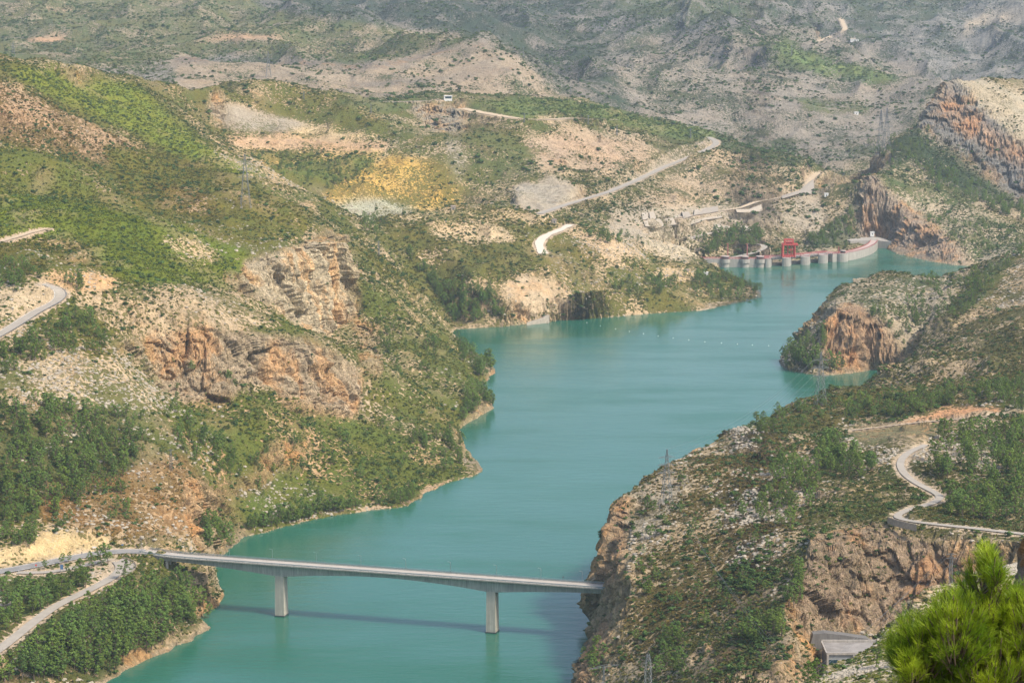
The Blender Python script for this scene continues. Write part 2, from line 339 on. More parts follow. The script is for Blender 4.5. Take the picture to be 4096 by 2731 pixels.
def inside(PX_, PY_, poly):
    c = np.zeros(PX_.shape, bool); n = len(poly)
    for k in range(n):
        x1, y1 = poly[k]; x2, y2 = poly[(k+1) % n]
        if y1 == y2: continue
        m = (y1 > PY_) != (y2 > PY_)
        c ^= m & (PX_ < (x2-x1)*(PY_-y1)/(y2-y1)+x1)
    return c
_x = U[:, None]*YY; _y = np.broadcast_to(YY, _x.shape)
wob = vn2(_x/14, _y/14, 31)*2.0 + vn2(_x/5, _y/5, 32)*1.0
LK = inside(U[:, None] + wob/YY, S[None, :] + (vn2(_x/14, _y/14, 33)*2.5 + vn2(_x/5, _y/5, 34)*1.2)/YY, SHP)
lake_b = blur(LK.astype(np.float32), int(6*QUAL), int(6*QUAL)); lake_m = LK.astype(np.float32)
HT = np.where(LK, np.minimum(HT, -0.6-14*sstep(0.5, 1.0, lake_b)), np.where((lake_b > 0.01), np.maximum(HT, 0.5+0.5*(1-sstep(0.0, 0.5, lake_b))), HT))
amp = (sstep(1.0, 16, HT) + sstep(1, 16, -HT)*(YY > 2700))*(0.5+0.5*sstep(900, 1700, YY))
def ridg(wl, s, rot=0.5, asp=1.6):
    c, n = math.cos(rot), math.sin(rot)
    return 1-2*np.abs(vn2((XX*c+YF*n)/wl, (YF*c-XX*n)/(wl*asp), s))
n1 = vn2(XX/210, YF/260, 1)*9*sstep(1800, 3200, YY) + ridg(95, 2)*5.0 + ridg(44, 3, -0.4)*3.0 + ridg(20, 4, 0.2)*0.9 + vn2(XX/9, YF/9, 5)*0.5
n1 = n1 - 1.5
_H0 = HT
amp = amp*(1-0.75*np.exp(-((U[:, None]-0.075)/0.022)**2-((YY-2620)/130)**2))
amp = amp*(1-0.92*np.exp(-((U[:, None]*YY+255)/75)**2-((YY-1275)/75)**2))
HT = HT + amp*n1*(1-0.6*np.clip(cliff, 0, 1))*(1-lake_m)*(0.15+0.85*(1-sstep(0.02,0.45,lake_b)))
far = sstep(3300, 4300, YY)
HT = HT + far*(ridg(330, 7, 0.25, 2.2)*34 + ridg(150, 8, 0.1, 1.7)*20 + ridg(60, 9, -.2, 1.5)*8 - 20)
# ------------------------------------------------------------------ roads: sampled on the terrain, levelled, cut into it
def gidx(x, y):
    return np.clip((x/y-UMIN)/du, 0, NU-1.001), np.clip((np.log(y)-S0)/ds, 0, NS-1.001)
def hmap(A, x, y):
    x = np.asarray(x, float); y = np.asarray(y, float)
    i, j = gidx(x, y); i0 = i.astype(int); j0 = j.astype(int); a = i-i0; b = j-j0
    return (A[i0, j0]*(1-a)+A[i0+1, j0]*a)*(1-b) + (A[i0, j0+1]*(1-a)+A[i0+1, j0+1]*a)*b
def sight(px, py, tmin=500, tmax=8500):
    """the nearest terrain point seen through a point of the photo"""
    a, b, c = ray(px, py)
    t = np.exp(np.linspace(math.log(tmin), math.log(tmax), 2600))
    x, y, z = a*t, b*t, CAMH + c*t
    h = np.maximum(hmap(HT, x, y), 0 if py > 560 else -999.0); hit = z <= h
    if not hit.any(): return None
    k = int(np.argmax(hit))
    return (float(x[k]), float(y[k]), float(h[k]))
def resample(P, step):
    P = np.array(P, float); d = np.r_[0, np.cumsum(np.linalg.norm(np.diff(P[:, :2], axis=0), axis=1))]
    n = max(2, int(d[-1]/step)); s = np.linspace(0, d[-1], n)
    Q = np.stack([np.interp(s, d, P[:, k]) for k in range(3)], 1)
    return Q
def smooth(Q, n, keep=True):
    for _ in range(n):
        R = Q.copy(); R[1:-1] = 0.25*Q[:-2]+0.5*Q[1:-1]+0.25*Q[2:]; Q = R
    return Q
def tangent(Q):
    T = np.gradient(Q[:, :2], axis=0); T /= np.linalg.norm(T, axis=1)[:, None]+1e-9
    return T
ROADS = {}
def road(key, P, width, shoulder=2.0, fade=9.0, wsm=10):
    """P: list of (px,py[,z]); carves the bed and keeps the line"""
    W = []
    for p in P:
        if len(p) == 3: W.append(at_z(*p))
        else:
            s = sight(*p)
            if s: W.append(s)
    Q = smooth(resample(W, 4.0), wsm); ROADS[key] = (Q, width)
    x0, x1 = Q[:, 0].min()-30, Q[:, 0].max()+30; y0, y1 = Q[:, 1].min()-30, Q[:, 1].max()+30
    js = np.where((np.exp(S) > y0) & (np.exp(S) < y1))[0]
    for j in js:
        y = math.exp(S[j]); i0 = max(0, int((x0/y-UMIN)/du)); i1 = min(NU, int((x1/y-UMIN)/du)+2)
        if i1 <= i0: continue
        near = np.abs(Q[:, 1]-y) < 26
        if not near.any(): continue
        q_ = Q[near]; xs = U[i0:i1]*y
        d = np.hypot(xs[:, None]-q_[None, :, 0], y-q_[None, :, 1]); k = d.argmin(1); dm = d[np.arange(len(k)), k]
        w = 1-sstep(width/2+shoulder, width/2+shoulder+fade, dm)
        row = HT[i0:i1, j]; HT[i0:i1, j] = row*(1-w) + (q_[k, 2]-0.35)*w
road('main_west', [(-200,1330,27),(0,1314,27),(60,1301,27),(120,1290,27),(180,1277,27),(230,1268,27),(270,1264,27),(300,1263,27),(332,1266,27)], 9, 4, 10)
road('old_road', [(-60,1530,19),(0,1490,20.5),(40,1458,22),(80,1425,23.5),(130,1388,25),(180,1366,26),(230,1342,26.6),(262,1325,26.8),(282,1308,26.8),(283,1296,26.8),(270,1289,26.8)], 5.5, 1.0, 5)
road('slip_road', [(40,1314,26.9),(80,1318,26.6),(130,1314,26.5),(175,1304,26.6),(215,1290,26.8),(250,1284,26.8)], 5, 1.5, 5)
road('upper_left', [(-60,800),(0,770),(40,745),(85,712),(120,700),(150,688),(158,676),(145,662),(125,655),(100,655)], 6.5, 1.5, 6)
road('right_road', [(2352,1226),(2290,1219),(2220,1212),(2160,1205),(2100,1199),(2068,1193),(2056,1184),(2068,1174),(2110,1165),(2150,1155),(2166,1146),(2155,1133),(2120,1118),(2085,1098),(2070,1080),(2066,1062),(2078,1045),(2100,1032),(2128,1022)], 3.8, 1.2, 5, 6)
road('hill_road', [(1238,491,74),(1300,470,73),(1400,440,72),(1460,415,72),(1520,386,75.5),(1580,362,81),(1625,343,88),(1646,331,92),(1643,322,93),(1625,315,95)], 8, 3, 8)
road('dam_road', [(1640,597,7),(1690,590,8.5),(1730,581,10),(1760,568,12),(1756,560,14),(1700,561,16)], 7, 2, 5)
road('terrace_road', [(1560,500,46),(1640,486,42),(1700,478,42),(1740,462,46),(1800,452,47),(1850,436,51),(1860,415,55),(1870,402,60),(1885,396,62)], 7, 2, 6)
road('dirt_track_crest', [(1062,250),(1110,260),(1160,268),(1200,275),(1260,276),(1310,271),(1360,273),(1405,275)], 13, 4, 6)
road('white_track', [(1310,516),(1282,532),(1258,538),(1240,552),(1235,562),(1248,583)], 9, 2, 5)
road('farm_track', [(1880,95),(1905,85),(1930,78),(1942,70),(1932,48)], 7, 2, 6)
road('field_track', [(2300,952),(2200,964),(2100,972),(2040,979),(1960,988)], 4, 1, 4)
road('terrace_track_left', [(2,555),(40,545),(85,532),(110,525)], 5, 1, 4)
road('mirador_track', [(880,234),(930,234),(975,233),(1010,231)], 6, 2, 4)
# ------------------------------------------------------------------ resample every column of the image-traced terrain so that detail follows visible relief
gu, gs = slope(HT)
zst = np.abs(np.gradient(HT, axis=1)); dy = np.gradient(np.exp(S))[None, :]
ang = np.hypot(zst, 0.30*dy)/YY
dens = ang + 0.03*ang.mean(axis=1, keepdims=True)
dens = np.minimum(dens, 14*ang.mean())
dens = dens*np.where(YY < 560, 0.03, 1.0)*np.where((YY < 1040) & (U[:, None] < 0.095), 0.03, 1.0)*np.where((HT < -2) & (YY < 2650), 0.25, 1.0)
dens = blur(dens.astype(np.float32), int(22*QUAL), int(6*QUAL))
cum = np.cumsum(dens, axis=1); cum = (cum-cum[:, :1])/(cum[:, -1:]-cum[:, :1])
NR = int(1500*QUAL)
tgt = np.linspace(0, 1, NR)
SG = np.stack([np.interp(tgt, cum[i], S) for i in range(NU)])
SG = blur(SG.astype(np.float32), 6, 1).astype(np.float64)
SG = np.clip(SG, S0, S1)
jf = (SG-S0)/ds; j0 = np.clip(jf.astype(int), 0, NS-2); fr = jf-j0
ii = np.arange(NU)[:, None]
ZG = HT[ii, j0]*(1-fr) + HT[ii, j0+1]*fr
CL = cliff[ii, j0]
YG = np.exp(SG); XG = U[:, None]*YG
PX, PY, TT = project(XG, YG, ZG)
def normals(X, Y, Z):
    P = np.stack([X, Y, Z], -1)
    a = np.gradient(P, axis=0); b = np.gradient(P, axis=1); n = np.cross(a, b)
    return n/(np.linalg.norm(n, axis=-1, keepdims=True)+1e-9)
gu, gs = slope(blur(HT, 2, 2))
_gx = gu[ii, j0]; _gy = gs[ii, j0] - U[:, None]*_gx
N = np.stack([-_gx, -_gy, np.ones_like(_gx)], -1); N /= np.linalg.norm(N, axis=-1, keepdims=True)
steep = sstep(0.80, 0.45, N[..., 2])
CRAGS = [
 [(560,600),(640,580),(700,560),(765,530),(790,550),(815,640),(828,720),(780,748),(740,775),(660,735),(600,690),(556,640)],
 [(335,768),(470,758),(640,775),(740,795),(830,850),(830,905),(812,960),(700,945),(650,925),(635,890),(560,880),(525,925),(440,922),(370,900)],
 [(1970,548),(1962,470),(1985,395),(2010,400),(2050,450),(2110,490),(2180,545),(2240,605),(2130,600),(2030,572)],
 [(2110,290),(2140,240),(2192,180),(2260,250),(2330,320),(2600,420),(2600,560),(2352,480),(2200,350)],
 [(1885,755),(1930,700),(1975,700),(2035,755),(2078,830),(2050,855),(1960,856),(1890,842)],
 [(1395,1360),(1395,1200),(1440,1140),(1465,1150),(1440,1230),(1430,1310),(1400,1380),(1350,1470),(1320,1568),(1340,1568),(1400,1460)],
 [(1845,1300),(1875,1235),(1935,1212),(2000,1200),(2150,1250),(2280,1285),(2280,1340),(2080,1445),(1840,1455),(1825,1390)],
 [(940,240),(1066,240),(1075,300),(1060,306),(990,300)],
 [(420,1100),(450,1120),(465,1200),(450,1245),(425,1180)],
 [(800,700),(840,860),(880,870),(860,760)], [(470,1120),(620,1090),(640,1110),(480,1150)],
]
crag = np.zeros_like(ZG)
for P_ in CRAGS: crag = np.maximum(crag, inside(PX, PY, P_)*1.0*(TT > 600))
crag = blur(crag.astype(np.float32), 3, 5)
steep = np.maximum(steep, crag*0.9)
hn_ = np.maximum(np.hypot(N[..., 0], N[..., 1]), 0.05)[..., None]
O = np.concatenate([N[..., :2]/hn_, np.zeros_like(hn_)], -1)
cw = np.clip(crag + sstep(.7, .3, N[..., 2]), 0, 1)[..., None]*0.8
D = N*(1-cw) + O*cw
# rock relief: buttresses, fissures and beds pushed out of the faces
sc = np.sqrt(np.maximum(TT, 900)/1500)
def rg(a, b, c, s): return 1-2*np.abs(vn3(a, b, c, s))
def cr_(a, b, c, s_): return np.minimum(np.abs(vn3(a, b, c, s_))*1.8, 1.0)
relief = np.zeros_like(ZG); km = (steep > 0.04) & (TT > 600); xk, yk, zk = XG[km], YG[km], ZG[km]+0.10*XG[km]
wx, wy = vn3(xk/12, yk/12, zk/20, 61)*2.5, vn3(xk/12, yk/12, zk/20, 62)*2.5
rr_ = 0
for sz, szz, am, cv, sd_ in ((17, 75, 5.5, 4.0, 201), (7.5, 30, 2.7, 2.4, 231), (3.2, 9, 1.2, 1.0, 261)):
    v_, e_ = blocks((xk+wx)/sz, (yk+wy)/sz, zk/szz, sd_); rr_ = rr_ + am*v_ - cv*(1-sstep(0.0, 0.16, e_))
relief[km] = rr_ + vn3(xk/42, yk/42, zk/40, 13)*4
relief = relief*np.where(TT > 2600, 0.75, 1.0) + crag*2.0
relief = relief*(1-0.25*sstep(1300, 1450, PX)*(TT < 1500))
tilt = ZG + 0.10*XG + 0.05*YG
bed = vn3(XG/70, YG/70, tilt/4.0, 14)*1.5 + vn3(XG/30, YG/30, tilt/1.5, 15)*0.8
small = vn3(XG/4, YG/4, ZG/4, 16)*0.5 + vn3(XG/2, YG/2, ZG/2, 17)*0.25
rocky = vn3(XG/26, YG/26, ZG/26, 18)
outc = sstep(0.25, 0.6, rocky)*(vn3(XG/6, YG/6, tilt/2.0, 19)+0.6)*2.2
dsp = steep*(relief+bed)*sc + small*(0.7+1.2*steep)*sc + outc*(1-steep)*(YG < 3300)
keep = sstep(0.8, 9, np.abs(ZG))
dsp = dsp*np.where(ZG > -2, keep, 0.1)
roadm = np.zeros_like(ZG)
for key, (Q, w) in ROADS.items():
    m = (XG > Q[:, 0].min()-20) & (XG < Q[:, 0].max()+20) & (YG > Q[:, 1].min()-20) & (YG < Q[:, 1].max()+20)
    xs, ys = XG[m], YG[m]; best = np.full(xs.shape, 99.0)
    for k in range(0, len(Q)):
        best = np.minimum(best, np.hypot(xs-Q[k, 0], ys-Q[k, 1]))
    r = np.zeros_like(ZG); r[m] = 1-sstep(w/2+1.0, w/2+4.0, best); roadm = np.maximum(roadm, r)
dsp = dsp*(1-roadm)
dsp = dsp*sstep(300, 560, YG)
XG = XG + D[..., 0]*dsp; YG = YG + D[..., 1]*dsp; ZG = ZG + D[..., 2]*dsp
outc_m = sstep(0.25, 0.6, rocky)*(1-roadm)
PX, PY, TT = project(XG, YG, ZG)
# what the camera sees of each column (near to far running top line)
top = np.minimum.accumulate(np.where((YG > 500), PY, 9999), axis=1)
VIS = (PY <= top + 1.5) & (YG > 500)
# ------------------------------------------------------------------ materials
def new_mat(name):
    m = bpy.data.materials.new(name); m.use_nodes = True
    nt = m.node_tree; b = nt.nodes['Principled BSDF']; return m, nt, b
def N_(nt, typ, **kw):
    n = nt.nodes.new(typ)
    for k, v in kw.items(): setattr(n, k, v)
    return n
def setin(nt, sock, v):
    if isinstance(v, bpy.types.NodeSocket): nt.links.new(v, sock)
    else: sock.default_value = v[:3] if sock.type == 'VECTOR' and len(v) == 4 else v
def math_(nt, op, a, b=0.0, c=0.0, clamp=False):
    n = N_(nt, 'ShaderNodeMath', operation=op, use_clamp=clamp)
    setin(nt, n.inputs[0], a); setin(nt, n.inputs[1], b)
    if len(n.inputs) > 2: setin(nt, n.inputs[2], c)
    return n.outputs[0]
def noise_(nt, vec, scale, detail=4, rough=0.55, out='Fac'):
    n = N_(nt, 'ShaderNodeTexNoise'); setin(nt, n.inputs['Vector'], vec)
    n.inputs['Scale'].default_value = scale; n.inputs['Detail'].default_value = detail; n.inputs['Roughness'].default_value = rough
    return n.outputs[out]
def mix_(nt, fac, a, b, mode='MIX'):
    n = N_(nt, 'ShaderNodeMix', data_type='RGBA', blend_type=mode)
    setin(nt, n.inputs[0], fac); setin(nt, n.inputs[6], a); setin(nt, n.inputs[7], b)
    return n.outputs[2]
def ramp_(nt, fac, a, b, lo=0.0, hi=1.0):
    n = N_(nt, 'ShaderNodeMapRange'); n.clamp = True
    setin(nt, n.inputs[0], fac); n.inputs[1].default_value = a; n.inputs[2].default_value = b; n.inputs[3].default_value = lo; n.inputs[4].default_value = hi
    return n.outputs[0]
def scaled(nt, vec, s):
    n = N_(nt, 'ShaderNodeVectorMath', operation='MULTIPLY'); setin(nt, n.inputs[0], vec); n.inputs[1].default_value = s
    return n.outputs[0]
def bump_(nt, h, strength, dist, b):
    n = N_(nt, 'ShaderNodeBump'); n.inputs['Strength'].default_value = strength; n.inputs['Distance'].default_value = dist
    setin(nt, n.inputs['Height'], h); nt.links.new(n.outputs[0], b.inputs['Normal'])
def col4(c): return (c[0], c[1], c[2], 1.0)
def simple_mat(name, c, rough=0.8, var=0.15, scale=0.6, metal=0.0, streak=0.0, bump=0.0, c2=None):
    m, nt, b = new_mat(name)
    g = N_(nt, 'ShaderNodeNewGeometry').outputs['Position']
    n = noise_(nt, g, scale, 5, 0.6); f = ramp_(nt, n, 0.25, 0.75, 1-var, 1+var)
    col_ = col4(c)
    if c2: col_ = mix_(nt, ramp_(nt, noise_(nt, g, scale*0.35, 4), 0.42, 0.6), col4(c), col4(c2))
    if streak:
        sn = noise_(nt, scaled(nt, g, (1.6, 1.6, 0.07)), 1.0, 4, 0.65)
        f = math_(nt, 'MULTIPLY', f, ramp_(nt, sn, 0.35, 0.7, 1-streak, 1+streak*0.3))
    v = N_(nt, 'ShaderNodeVectorMath', operation='SCALE'); setin(nt, v.inputs[0], col_); setin(nt, v.inputs['Scale'], f)
    nt.links.new(v.outputs[0], b.inputs['Base Color'])
    b.inputs['Roughness'].default_value = rough; b.inputs['Metallic'].default_value = metal
    if bump: bump_(nt, n, bump, 0.3, b)
    return m
MT = {}
def hill_material():
    m, nt, b = new_mat('hillside_soil_rock_scrub')
    pos = N_(nt, 'ShaderNodeNewGeometry').outputs['Position']
    A = N_(nt, 'ShaderNodeAttribute', attribute_name='soil'); B = N_(nt, 'ShaderNodeAttribute', attribute_name='veg')
    soil, cover, veg, rock = A.outputs['Color'], A.outputs['Alpha'], B.outputs['Color'], B.outputs['Alpha']
    wp = N_(nt, 'ShaderNodeVectorMath', operation='ADD'); nt.links.new(pos, wp.inputs[0])
    nt.links.new(scaled(nt, noise_(nt, pos, 0.12, 3, out='Color'), (5, 5, 5)), wp.inputs[1]); wpos = wp.outputs[0]
    # stony ground
    big = noise_(nt, pos, 0.018, 4, 0.6); mid = noise_(nt, wpos, 0.16, 5, 0.65); fine = noise_(nt, pos, 0.9, 4, 0.75)
    s = math_(nt, 'ADD', math_(nt, 'MULTIPLY', mid, 0.9), math_(nt, 'MULTIPLY', fine, 0.9))
    sb = ramp_(nt, s, 0.62, 1.2, 0.50, 1.42)
    v = N_(nt, 'ShaderNodeVectorMath', operation='SCALE'); setin(nt, v.inputs[0], soil); setin(nt, v.inputs['Scale'], sb)
    ground = mix_(nt, ramp_(nt, big, 0.4, 0.66, 0, 0.45), v.outputs[0], mix_(nt, 1.0, v.outputs[0], (1.08, 0.95, 0.80, 1), 'MULTIPLY'))
    # small stones showing pale
    vo_ = N_(nt, 'ShaderNodeTexVoronoi'); nt.links.new(wpos, vo_.inputs['Vector']); vo_.inputs['Scale'].default_value = 0.55
    st = math_(nt, 'MULTIPLY', ramp_(nt, vo_.outputs['Distance'], 0.42, 0.22), ramp_(nt, noise_(nt, pos, 0.07, 3), 0.42, 0.6))
    ground = mix_(nt, math_(nt, 'MULTIPLY', st, 0.3), ground, (0.60, 0.54, 0.45, 1))
    # bare rock: upright stains, tilted beds, warm and grey patches
    str_ = noise_(nt, scaled(nt, wpos, (0.22, 0.22, 0.035)), 1.0, 6, 0.7)
    tl = N_(nt, 'ShaderNodeVectorMath', operation='DOT_PRODUCT'); nt.links.new(wpos, tl.inputs[0]); tl.inputs[1].default_value = (0.10, 0.06, 1.0)
    bx = N_(nt, 'ShaderNodeCombineXYZ'); nt.links.new(tl.outputs['Value'], bx.inputs[2]); 
    sx = N_(nt, 'ShaderNodeVectorMath', operation='ADD'); nt.links.new(bx.outputs[0], sx.inputs[0]); nt.links.new(scaled(nt, pos, (0.03, 0.03, 0)), sx.inputs[1])
    beds = noise_(nt, sx.outputs[0], 0.55, 4, 0.7)
    warm = ramp_(nt, noise_(nt, scaled(nt, wpos, (1, 1, 0.5)), 0.035, 5, 0.65), 0.50, 0.60)
    rb = ramp_(nt, math_(nt, 'ADD', math_(nt, 'MULTIPLY', str_, 1.0), math_(nt, 'MULTIPLY', beds, 0.5)), 0.55, 0.95, 0.66, 1.5)
    v2 = N_(nt, 'ShaderNodeVectorMath', operation='SCALE'); setin(nt, v2.inputs[0], soil); setin(nt, v2.inputs['Scale'], rb)
    vc = N_(nt, 'ShaderNodeTexVoronoi'); vc.feature = 'DISTANCE_TO_EDGE'; nt.links.new(scaled(nt, wpos, (0.24, 0.24, 0.075)), vc.inputs['Vector']); vc.inputs['Scale'].default_value = 1.0
    crk = ramp_(nt, vc.outputs['Distance'], 0.0, 0.06, 0.72, 1.0)
    fst = ramp_(nt, noise_(nt, scaled(nt, pos, (0.35, 0.35, 0.22)), 1.0, 5, 0.7), 0.36, 0.64, 0.72, 1.25)
    rb = math_(nt, 'MULTIPLY', math_(nt, 'MULTIPLY', rb, crk), fst); nt.links.new(rb, v2.inputs['Scale'])
    rwarm = mix_(nt, 1.0, v2.outputs[0], (1.22, 0.96, 0.72, 1), 'MULTIPLY'); rgrey = mix_(nt, 1.0, v2.outputs[0], (0.97, 0.96, 0.93, 1), 'MULTIPLY')
    rc = mix_(nt, warm, rgrey, rwarm)
    base = mix_(nt, ramp_(nt, rock, 0.25, 0.7), ground, rc)
    # low scrub cover
    vb = N_(nt, 'ShaderNodeTexVoronoi'); nt.links.new(wpos, vb.inputs['Vector']); vb.inputs['Scale'].default_value = 0.42
    cv = math_(nt, 'ADD', cover, ramp_(nt, noise_(nt, pos, 0.016, 6, 0.62), 0.34, 0.66, -0.42, 0.42))
    cv = math_(nt, 'ADD', cv, ramp_(nt, noise_(nt, pos, 0.28, 3, 0.6), 0.3, 0.7, -0.28, 0.28))
    thr = math_(nt, 'SUBTRACT', math_(nt, 'MULTIPLY', cv, 0.95), vb.outputs['Distance'])
    cm = ramp_(nt, thr, -0.06, 0.10)
    cm = math_(nt, 'MULTIPLY', cm, math_(nt, 'SUBTRACT', 1.0, math_(nt, 'MULTIPLY', rock, 0.85)))
    vn = noise_(nt, pos, 0.5, 4, 0.7); vl = noise_(nt, pos, 0.035, 3, 0.6)
    v3 = N_(nt, 'ShaderNodeVectorMath', operation='SCALE'); setin(nt, v3.inputs[0], veg)
    setin(nt, v3.inputs['Scale'], ramp_(nt, vn, 0.3, 0.7, 0.55, 1.35))
    vg = mix_(nt, ramp_(nt, vl, 0.4, 0.65, 0, 0.5), v3.outputs[0], mix_(nt, 1.0, v3.outputs[0], (1.45, 1.0, 0.75, 1), 'MULTIPLY'))
    out = mix_(nt, cm, base, vg)
    nt.links.new(out, b.inputs['Base Color']); b.inputs['Roughness'].default_value = 0.95; b.inputs['Specular IOR Level'].default_value = 0.15
    hh = math_(nt, 'ADD', math_(nt, 'MULTIPLY', s, 0.7), math_(nt, 'MULTIPLY', cm, 0.55))
    hh = math_(nt, 'ADD', hh, math_(nt, 'MULTIPLY', math_(nt, 'MULTIPLY', rb, rock), 1.0))
    bump_(nt, hh, 0.9, 2.2, b)
    return m
MT['hill'] = hill_material()
def grid_mesh(name, X, Y, Z):
    nu, nr = X.shape
    me = bpy.data.meshes.new(name)
    me.vertices.add(nu*nr); me.vertices.foreach_set('co', np.stack([X, Y, Z], -1).astype(np.float32).reshape(-1))
    i = np.arange(nu-1)[:, None]*nr + np.arange(nr-1)[None, :]
    q4 = np.stack([i, i+nr, i+nr+1, i+1], -1).reshape(-1).astype(np.int32)
    nf = (nu-1)*(nr-1)
    me.loops.add(nf*4); me.loops.foreach_set('vertex_index', q4)
    me.polygons.add(nf); me.polygons.foreach_set('loop_start', np.arange(0, nf*4, 4, dtype=np.int32))
    me.update(calc_edges=True); me.polygons.foreach_set('use_smooth', (steep[:-1, :-1] < 0.25).reshape(-1))
    return me
tm = grid_mesh('hills', XG, YG, ZG); tm.materials.append(MT['hill'])
hills = bpy.data.objects.new('hills', tm); col.objects.link(hills); hills['kind'] = 'structure'
# ground cover map: (outline in the photo, {cover, soil, veg, rock}, nearest depth, farthest depth, raggedness)
SOIL = np.empty(XG.shape+(4,), np.float32); VEG = np.empty(XG.shape+(4,), np.float32)
def lerp(a, b, w): return a*(1-w[..., None]) + np.array(b, np.float32)*w[..., None]
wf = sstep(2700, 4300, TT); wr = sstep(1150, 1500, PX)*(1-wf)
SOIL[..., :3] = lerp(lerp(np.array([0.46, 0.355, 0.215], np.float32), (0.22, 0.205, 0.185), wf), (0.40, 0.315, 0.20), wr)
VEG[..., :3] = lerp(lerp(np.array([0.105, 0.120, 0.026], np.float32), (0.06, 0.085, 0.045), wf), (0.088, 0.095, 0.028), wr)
SOIL[..., 3] = 0.50; SOIL[..., 3] += 0.05*wf
st2 = blur(steep.astype(np.float32), 3, 3)
VEG[..., 3] = np.clip(sstep(0.15, 0.65, st2), 0, 1)
